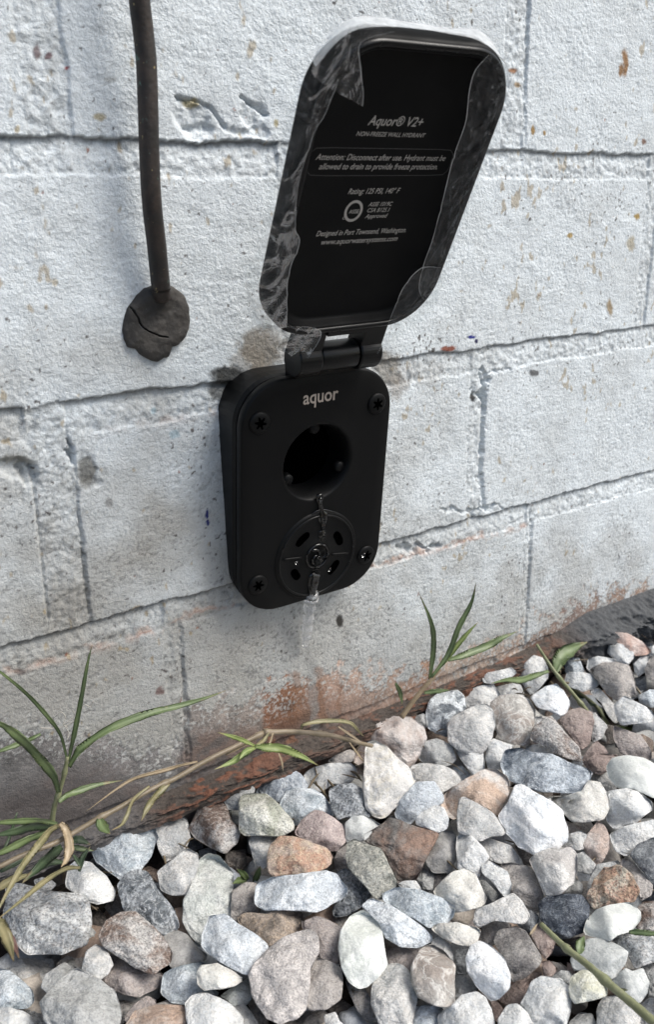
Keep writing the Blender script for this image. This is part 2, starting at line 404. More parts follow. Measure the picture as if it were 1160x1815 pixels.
def build_wall():
    X, Z = wall_grid(); h, jm, st, rough, din, dtop, hd = wall_height(X, Z)
    P = np.stack([X, np.zeros_like(X), Z], -1); pp = proj(P); px, py = pp[..., 0], pp[..., 1]; nf = n2(X, Z, 30, 3, 61.)
    vis = sst(-420, -60, px+nf*120)*sst(1600, 1300, px)*sst(-300, -120, py)*((P@AX[2]-CAM@AX[2]) > .02)
    nA = n2(X, Z, 25, 4, 21.); nB = n2(X, Z, 120, 4, 22.); nC = n2(X, Z, 500, 2, 23.); nD = n2(X, Z, 7, 3, 24.)
    pxn = px+nB*26+nC*9; pyn = py+n2(X, Z, 120, 4, 25.)*26+n2(X, Z, 500, 2, 26.)*9
    # chips and broken paint on the upper bricks (photo positions)
    for c, r, dp in (((345, 208), (38, 26), .0016), ((352, 232), (30, 14), .0014), ((452, 205), (26, 22), .0013), ((440, 232), (40, 10), .0012),
                     ((30, 828), (34, 16), .0028), ((45, 838), (14, 22), .003), ((123, 800), (6, 18), .004), ((155, 835), (18, 30), .0008),
                     ((858, 690), (5, 40), .003), ((858, 800), (3, 10), .001), ((850, 700), (14, 6), .002), ((840, 905), (60, 5), .002), ((735, 975), (26, 9), .003), ((768, 965), (14, 6), .003)):
        e = np.hypot((px+nB*14-c[0])/r[0], (py+nB*14-c[1])/r[1]); h = h-dp*sst(1.15, .75, e)*(1+.5*rough)
    for ln, w, dp in (([(312, 172), (345, 178), (372, 188), (398, 225)], 4, .0016), ([(428, 172), (448, 186), (475, 205)], 4, .0018), ([(20, 242), (20, 296)], 2, .0008),
                      ([(130, 792), (140, 920), (152, 1040), (159, 1089)], 2.4, .0013), ([(56, 825), (70, 960), (85, 1096)], 3, .0012), ([(870, 660), (905, 654)], 3, .0015), ([(943, 905), (938, 1085)], 2.2, .0009), ([(862, 662), (858, 760), (853, 830), (858, 900)], 4.5, .0020), ([(322, 1112), (326, 1230), (331, 1350)], 2.5, .0009), ([(931, 255), (934, 120), (938, 0)], 2.2, .0008)):
        h = h-dp*sst(w, w*.3, seg_dist(px+nC*3, py+nC*3, ln))
    # ---- colour (albedo)
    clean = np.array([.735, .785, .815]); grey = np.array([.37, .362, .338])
    dirt_shade = sst(420, 1250, py+nA*160)*sst(1250, 300, px+nA*80)            # grime and the light's falloff low and left, both in the paint colour
    dirt_shade = np.maximum(dirt_shade, .75*sst(880, 1120, py+nA*60))
    k = np.clip(dirt_shade*1.0+.22*nA, 0, 1)[..., None]
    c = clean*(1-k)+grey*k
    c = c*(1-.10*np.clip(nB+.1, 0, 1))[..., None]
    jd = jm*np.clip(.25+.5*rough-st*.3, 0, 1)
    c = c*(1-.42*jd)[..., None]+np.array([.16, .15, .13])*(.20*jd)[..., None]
    deep = jm*sst(.0035, .0006, dtop)*sst(0, .0004, din)                  # shade under each brick's lower edge, painted into the colour
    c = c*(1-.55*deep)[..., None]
    pit = sst(-.30, -.62, st+.6*nC)*(.25+.6*sst(600, 1100, py))           # dirt caught in the stipple
    c = c*(1-.40*pit)[..., None]
    def blend(c, mk, colr):
        mk = np.clip(mk, 0, 1)[..., None]; return c*(1-mk)+np.array(colr)*mk
    # yellow-brown splashes on the right, dark and rusty specks all over
    sp = n2(X*1.0, Z*.55, 240, 2, 31.)+.55*n2(X, Z, 22, 2, 32.)
    c = blend(c, sst(.74, .95, sp+.12*sst(650, 1100, px))*.6*vis, (.33, .24, .11))
    sp2 = n2(X, Z, 520, 1, 33.)+.25*n2(X, Z, 20, 2, 34.)
    c = blend(c, sst(.66, .78, sp2)*.9, (.075, .065, .06))
    sp3 = n2(X, Z, 330, 1, 35.)
    c = blend(c, sst(.80, .86, sp3)*.85, (.25, .10, .06))
    # named stains
    for pc, rx, ry, cc, s in (((470, 622), 40, 36, (.19, .15, .10), .75), ((440, 640), 34, 28, (.26, .22, .17), .5), ((415, 668), 46, 16, (.03, .03, .028), .95), ((400, 690), 22, 30, (.05, .05, .045), .8),
                              ((688, 655), 26, 34, (.20, .18, .15), .75), ((705, 685), 16, 24, (.25, .22, .19), .6), ((745, 660), 46, 26, (.38, .37, .35), .4),
                              ((155, 835), 17, 30, (.10, .095, .08), .8), ((193, 890), 8, 8, (.13, .12, .11), .6), ((28, 815), 28, 12, (.22, .21, .18), .6), ((603, 1101), 7, 12, (.03, .027, .022), 1.), ((35, 1190), 10, 5, (.06, .05, .05), .8),
                              ((367, 912), 3.2, 8, (.004, .012, .13), 1.4), ((369, 926), 3.5, 5, (.004, .012, .13), 1.4), ((836, 597), 7, 3.2, (.01, .02, .22), 1.4), ((844, 605), 3, 3.5, (.01, .01, .08), 1.3),
                              ((308, 770), 10, 8, (.22, .38, .46), .5), ((272, 730), 5, 7, (.22, .38, .46), .5), ((794, 618), 13, 5, (.26, .09, .06), 1.2), ((840, 705), 6, 7, (.05, .05, .05), 1.), ((948, 662), 8, 6, (.07, .07, .07), .9),
                              ((1110, 112), 6, 26, (.30, .17, .08), 1.), ((1102, 125), 4, 12, (.30, .17, .08), 1.), ((910, 125), 9, 5, (.28, .14, .07), 1.1), ((920, 150), 7, 5, (.3, .2, .1), .9), ((945, 230), 3.5, 10, (.35, .22, .08), 1.), ((965, 236), 3.5, 5, (.35, .22, .08), 1.),
                              ((1010, 418), 6, 5, (.42, .30, .12), 1.), ((1130, 383), 6, 6, (.4, .28, .1), 1.), ((1082, 545), 5, 16, (.32, .23, .12), .9), ((1120, 430), 8, 14, (.4, .33, .2), .7), ((1144, 252), 5, 6, (.2, .1, .06), .9),
                              ((178, 206), 12, 8, (.4, .33, .18), .8), ((65, 92), 7, 16, (.12, .07, .07), .85), ((88, 100), 8, 8, (.12, .06, .07), .9), ((120, 120), 3, 4, (.3, .05, .05), 1.), ((195, 142), 12, 5, (.3, .3, .28), .6), ((340, 182), 12, 10, (.34, .27, .1), .8), ((490, 218), 5, 8, (.34, .27, .1), .8), ((30, 230), 5, 8, (.4, .3, .12), .7),
                              ((284, 1225), 8, 8, (.14, .07, .06), .8), ((40, 1240), 90, 40, (.36, .35, .33), .5)):
        f_ = min(.6, min(rx, ry)/45); e = np.hypot((pxn*f_+px*(1-f_)-pc[0])/rx, (pyn*f_+py*(1-f_)-pc[1])/ry); c = blend(c, sst(1.25, .65, e)*s*vis, cc)
    # bare salmon line along the top arrises of the lowest courses
    for ln, w, s in (([(10, 1192), (80, 1176), (163, 1152), (230, 1136), (285, 1116)], 7, .75), ([(416, 1073), (340, 1092), (300, 1105)], 5, .6), ([(650, 1006), (760, 980), (860, 952), (935, 934)], 5, .75), ([(170, 765), (260, 752), (395, 736)], 8, .3), ([(640, 1010), (700, 992)], 6, .5)):
        c = blend(c, sst(w*1.6, w*.2, seg_dist(px+nB*9, py+nB*9, ln))*s*.62*(.6+1.2*nB)*vis, (.50, .33, .25))
        c = blend(c, sst(1.6, .6, seg_dist(px+nC*5, py+nB*8-1, ln))*s*.6*sst(-.1, .3, nB)*vis, (.22, .09, .06))
    # the foot of the wall: paint worn off the brick
    xk = [-400, 0, 150, 250, 300, 330, 400, 470, 560, 600, 660, 720, 760, 850, 950, 1010, 1160, 1500]
    yk = [1330, 1300, 1305, 1330, 1345, 1255, 1245, 1238, 1196, 1192, 1200, 1200, 1180, 1160, 1120, 1080, 1035, 960]
    edge = np.interp(px, xk, yk); dd = py-edge
    fleck = nB*34+nC*26+st*10
    bare = sst(-8, 6, dd+fleck*1.15)
    bx = [0, 150, 290, 325, 340, 440, 464, 470, 520, 570, 590, 680, 760, 800, 950, 1010, 1160]
    bc = np.array([[.21, .20, .195], [.21, .195, .188], [.17, .162, .158], [.26, .25, .24], [.22, .195, .178], [.25, .215, .19], [.26, .21, .18], [.20, .10, .06], [.19, .095, .055], [.27, .18, .135], [.34, .24, .19], [.34, .25, .20], [.32, .20, .14], [.35, .28, .23], [.33, .24, .19], [.20, .15, .13], [.34, .23, .17]])
    brick = np.stack([np.interp(px, bx, bc[:, i]) for i in range(3)], -1)
    brick = brick*(1+.5*nB[..., None])*(1+.25*nA[..., None])
    low = sst(35, 95, dd+nA*40+nB*20)                                    # near the soil: orange dust and black grime
    og = (sst(.05, .45, nB+.6*nA)*np.interp(px, [200, 300, 440, 480, 780, 900], [.1, .35, .5, 1, .9, .35]))[..., None]
    brick = brick*(1-.75*low[..., None])+(np.array([.19, .10, .065])*og+np.array([.09, .075, .07])*(1-og))*(.75*low[..., None])
    flecks = (sst(.18, .40, nC+.4*st)*sst(70, 5, dd))[..., None]*.75
    brick = np.clip(brick, .01, 1)*(1-flecks)+np.array([.55, .55, .53])*flecks
    b = (bare*vis)[..., None]; c = c*(1-b)+brick*b
    for ln, w in (([(524, 1195), (531, 1262)], 7), ([(562, 1188), (573, 1280)], 8), ([(603, 1215), (603, 1268)], 3)):    # wet rusty runs below the outlet
        c = blend(c, sst(w*1.4, w*.5, seg_dist(px+nB*7, py, ln))*.55*vis, (.23, .12, .07))
    c = blend(c, sst(11, 4, seg_dist(px+nB*6, py, [(551, 1075), (545, 1140), (552, 1200), (560, 1290)]))*.5*vis, (.27, .27, .26))   # damp
    h = h-bare*vis*.00035
    V = np.stack([X, -h, Z], -1).reshape(-1, 3)
    r, q = X.shape; i = np.arange(r*q).reshape(r, q)
    F = np.stack([i[:-1, :-1].ravel(), i[:-1, 1:].ravel(), i[1:, 1:].ravel(), i[1:, :-1].ravel()], 1)
    o = empty('brick_wall', (0, 0, -.12)); setp(o, 'white painted brick wall with worn bare brick along its foot', 'wall')
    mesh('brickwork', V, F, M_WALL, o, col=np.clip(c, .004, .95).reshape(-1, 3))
    return o
WALL = build_wall()
# footing: a rough ledge at the foot of the wall
def build_footing():
    xs = np.r_[np.arange(-1.5, -.24, .04), np.arange(-.24, .42, .0009), np.arange(.42, 2.4, .04)]
    prof = [(0, .0), (.15, .12), (.35, .3), (.6, .55), (.8, .8), (.92, .93), (1, 1), (1.03, 1.05), (1.04, 1.15), (1.02, 1.3), (1.0, 1.6), (1.0, 2.2)]
    t = np.linspace(0, 1, 46); pk = np.linspace(0, 1, len(prof))
    py_ = np.interp(t, pk, [p[0] for p in prof]); pz_ = np.interp(t, pk, [p[1] for p in prof])
    X, T = np.meshgrid(xs, t); PY = py_[:, None]+0*X; PZ = pz_[:, None]+0*X
    ztop = np.interp(X, [-.3, -.1, 0, .08, .17, .20, .23, .4], [-.1105, -.1105, -.111, -.1125, -.1105, -.105, -.0985, -.1005])
    wid = np.interp(X, [-.3, -.06, .0, .05, .12, .18, .22, .4], [.006, .010, .009, .006, .004, .010, .020, .026])
    drop = np.interp(X, [-.3, .15, .22, .4], [.004, .006, .012, .012])
    n_ = n2(X, T*.05, 90, 4, 41.); n3 = n2(X, T*.05, 330, 3, 42.)
    Y = -(PY*wid*(1+.35*n_)+n3*.0009*sst(0, .2, T)); Z = ztop-PZ*drop+n_*.0012*sst(0, .2, T)+n3*.0006
    Y = np.where(T < .02, .004, Y)
    og = (sst(.0, .35, n_+.3*n3)*np.interp(X, [-.12, -.08, -.04, -.02, .03, .06, .12, .2], [0, 1, .7, .25, .3, 1, .7, .3]))[..., None]
    a = np.array([.20, .085, .05]); d = np.array([.075, .06, .05]); g = np.array([.075, .078, .082])
    w = sst(.19, .225, X+n_*.01)[..., None]
    c = (a*og+d*(1-og))
    lf = sst(-.10, -.13, X)[..., None]; c = c*(1-lf)+np.array([.13, .12, .115])*lf
    c = c*(1-w)+g*(1+.25*n3[..., None])*w
    r, q = X.shape; i = np.arange(r*q).reshape(r, q)
    F = np.stack([i[:-1, :-1].ravel(), i[1:, :-1].ravel(), i[1:, 1:].ravel(), i[:-1, 1:].ravel()], 1)
    V = np.stack([X, Y, Z], -1).reshape(-1, 3)
    o = mesh('footing', V, F, M_FOOT, WALL, col=np.clip(c, .01, 1).reshape(-1, 3)); o['label'] = 'rusty orange and dark grey rough ledge at the foot'
build_footing()
# ground sheet
def build_ground():
    xs = np.r_[-8, -4, -2, -1.2, -.8, np.arange(-.6, .9, .006), 1.2, 2, 4, 8]; ys = np.r_[-8, -4, -2, -1.2, -.9, np.arange(-.7, .003, .006)]
    X, Y = np.meshgrid(xs, ys); n_ = n2(X, Y, 40, 4, 51.)
    Z = -.158+n_*.004+.016*sst(-.035, -.004, Y)*(1-.6*sst(-.03, .02, X)*sst(.12, .05, X))
    c = np.array([.030, .023, .019])*(1+.5*n_[..., None]); c = np.clip(c, .008, 1)
    r, q = X.shape; i = np.arange(r*q).reshape(r, q)
    F = np.stack([i[:-1, :-1].ravel(), i[:-1, 1:].ravel(), i[1:, 1:].ravel(), i[1:, :-1].ravel()], 1)
    o = mesh('ground', np.stack([X, Y, Z], -1).reshape(-1, 3), F, M_SOIL, col=c.reshape(-1, 3)); o['kind'] = 'structure'
build_ground()

# ------------------------------------------------------------------ stones
def ico(sub):
    bm = bmesh.new(); bmesh.ops.create_icosphere(bm, subdivisions=sub, radius=1)
    V = np.array([v.co[:] for v in bm.verts]); F = np.array([[v.index for v in f.verts] for f in bm.faces]); bm.free()
    return V, F
ICO = {s: ico(s) for s in (2, 3, 4, 5)}
TILE = dict(A=(0, 1580, .25), B=(290, 1580, .25), C=(580, 1580, .25), D=(870, 1580, .25), E=(90, 1380, .25), F=(350, 1360, .25), G=(610, 1360, .25),
            H=(870, 1360, .25), I=(440, 1200, .25), J=(700, 1160, .25), K=(900, 1090, .2241), L=(900, 1230, .2241))
def gravel_z(x, y):
    return -.124+.035*max(min(x, .35), -.1)
def centre_on(pxc, off):
    d = rays(pxc)[0]; P = CAM+d*((-.12-CAM[2])/d[2])
    for _ in range(4):
        z = gravel_z(P[0], P[1])+off; P = CAM+d*((z-CAM[2])/d[2])
    if P[1] > -.010:
        P = CAM+d*((-.010-CAM[1])/d[1])
    return P
def stone(name, poly, layer, matl, seed, sub=4, smoothang=1, facet=1., rough=1.):
    """solid rock: its outline as seen from the camera follows poly; thickness ~ its smaller width"""
    rs = np.random.RandomState(seed); poly = np.asarray(poly, float)
    x, y = poly[:, 0], poly[:, 1]; x2, y2 = np.roll(x, -1), np.roll(y, -1); cr = x*y2-x2*y; A = cr.sum()/2
    c = np.array([((x+x2)*cr).sum(), ((y+y2)*cr).sum()])/(6*A)
    C = centre_on(c, {0: -.015, 1: -.007, 2: -.002, 3: .003}[layer]); D = np.linalg.norm(C-CAM)
    # radius by angle
    th = np.linspace(-math.pi, math.pi, 181)[:-1]; r = np.zeros(180)
    q = poly-c; q2 = np.roll(q, -1, 0)
    for i, t in enumerate(th):
        d = np.array([math.cos(t), math.sin(t)]); best = 0
        for a, b in zip(q, q2):
            e = b-a; den = d[0]*e[1]-d[1]*e[0]
            if abs(den) < 1e-9: continue
            k = (a[0]*e[1]-a[1]*e[0])/den; s = (a[0]*d[1]-a[1]*d[0])/den
            if k > 0 and -1e-6 <= s <= 1+1e-6: best = max(best, k)
        r[i] = best
    r[r == 0] = r[r > 0].mean()
    for _ in range(2): r = .25*np.roll(r, 1)+.5*r+.25*np.roll(r, -1)
    U, F = ICO[sub]
    s = np.hypot(U[:, 0], U[:, 1]); cz = U[:, 2]; tt = np.arctan2(U[:, 1], U[:, 0])
    R = np.interp((tt+math.pi)/(2*math.pi)*180 % 180, np.arange(181), np.r_[r, r[0]])
    p = 2/rs.uniform(2.5, 3.4); rho = s**p; dz = np.sign(cz)*np.abs(cz)**p
    pxm = math.sqrt(abs(A)/math.pi); mpp = D/FPX; wid = r+np.roll(r, 90); wmin = wid.min()/2
    T = min(wmin*mpp*rs.uniform(.8, 1.0), .0115)
    px_ = rho*R*np.cos(tt); py_ = rho*R*np.sin(tt); dd = dz*T
    # facets: planes cutting the dome
    sc = pxm*mpp
    xx = px_/pxm; yy = py_/pxm; zz = dd/T
    k = rs.randint(4, 7); a0 = rs.uniform(0, 6.28)
    for j in range(k):
        a = a0+6.283*j/k+rs.uniform(-.4, .4); tilt = rs.uniform(.35, 1.05)*facet
        n = np.array([math.cos(a)*math.sin(tilt), math.sin(a)*math.sin(tilt), math.cos(tilt)])
        hgt = rs.uniform(.50, .76)
        v = xx*n[0]+yy*n[1]+zz*n[2]-hgt; cut = np.where((v > 0) & (zz > -.2), v, 0)
        cut = np.where(cut > 0, np.sqrt(cut*cut+.0002)-.0141, 0); cut = np.maximum(cut, 0)*sst(-.1, .25, zz)
        zz = zz-cut/max(n[2], .55)*.9; xx = xx-cut*n[0]*.08; yy = yy-cut*n[1]*.08
    # noise
    Q = np.stack([xx, yy, zz*T/sc], 1)+rs.uniform(0, 50, 3)
    nz = fbm(Q*1.3, 2)*.10*rough+fbm(Q*3.6, 4, .6)*.06*rough
    nn = U.copy(); lat = 1+nz*.35
    zz = zz+nz*1.15; xx = xx*lat; yy = yy*lat
    px_ = xx*pxm*1.045; py_ = yy*pxm*1.045; dd = zz*T
    shear = .5
    depth = D-dd-py_*mpp*shear          # image-up (py<0) is farther away: stones lie back on the gravel
    ray = rays(np.c_[c[0]+px_, c[1]+py_]); ray /= np.linalg.norm(ray, axis=1)[:, None]
    V = CAM+ray*depth[:, None]
    org = C.copy(); org[2] = V[:, 2].min()
    return mesh(name, V, F, matl, origin=org), c
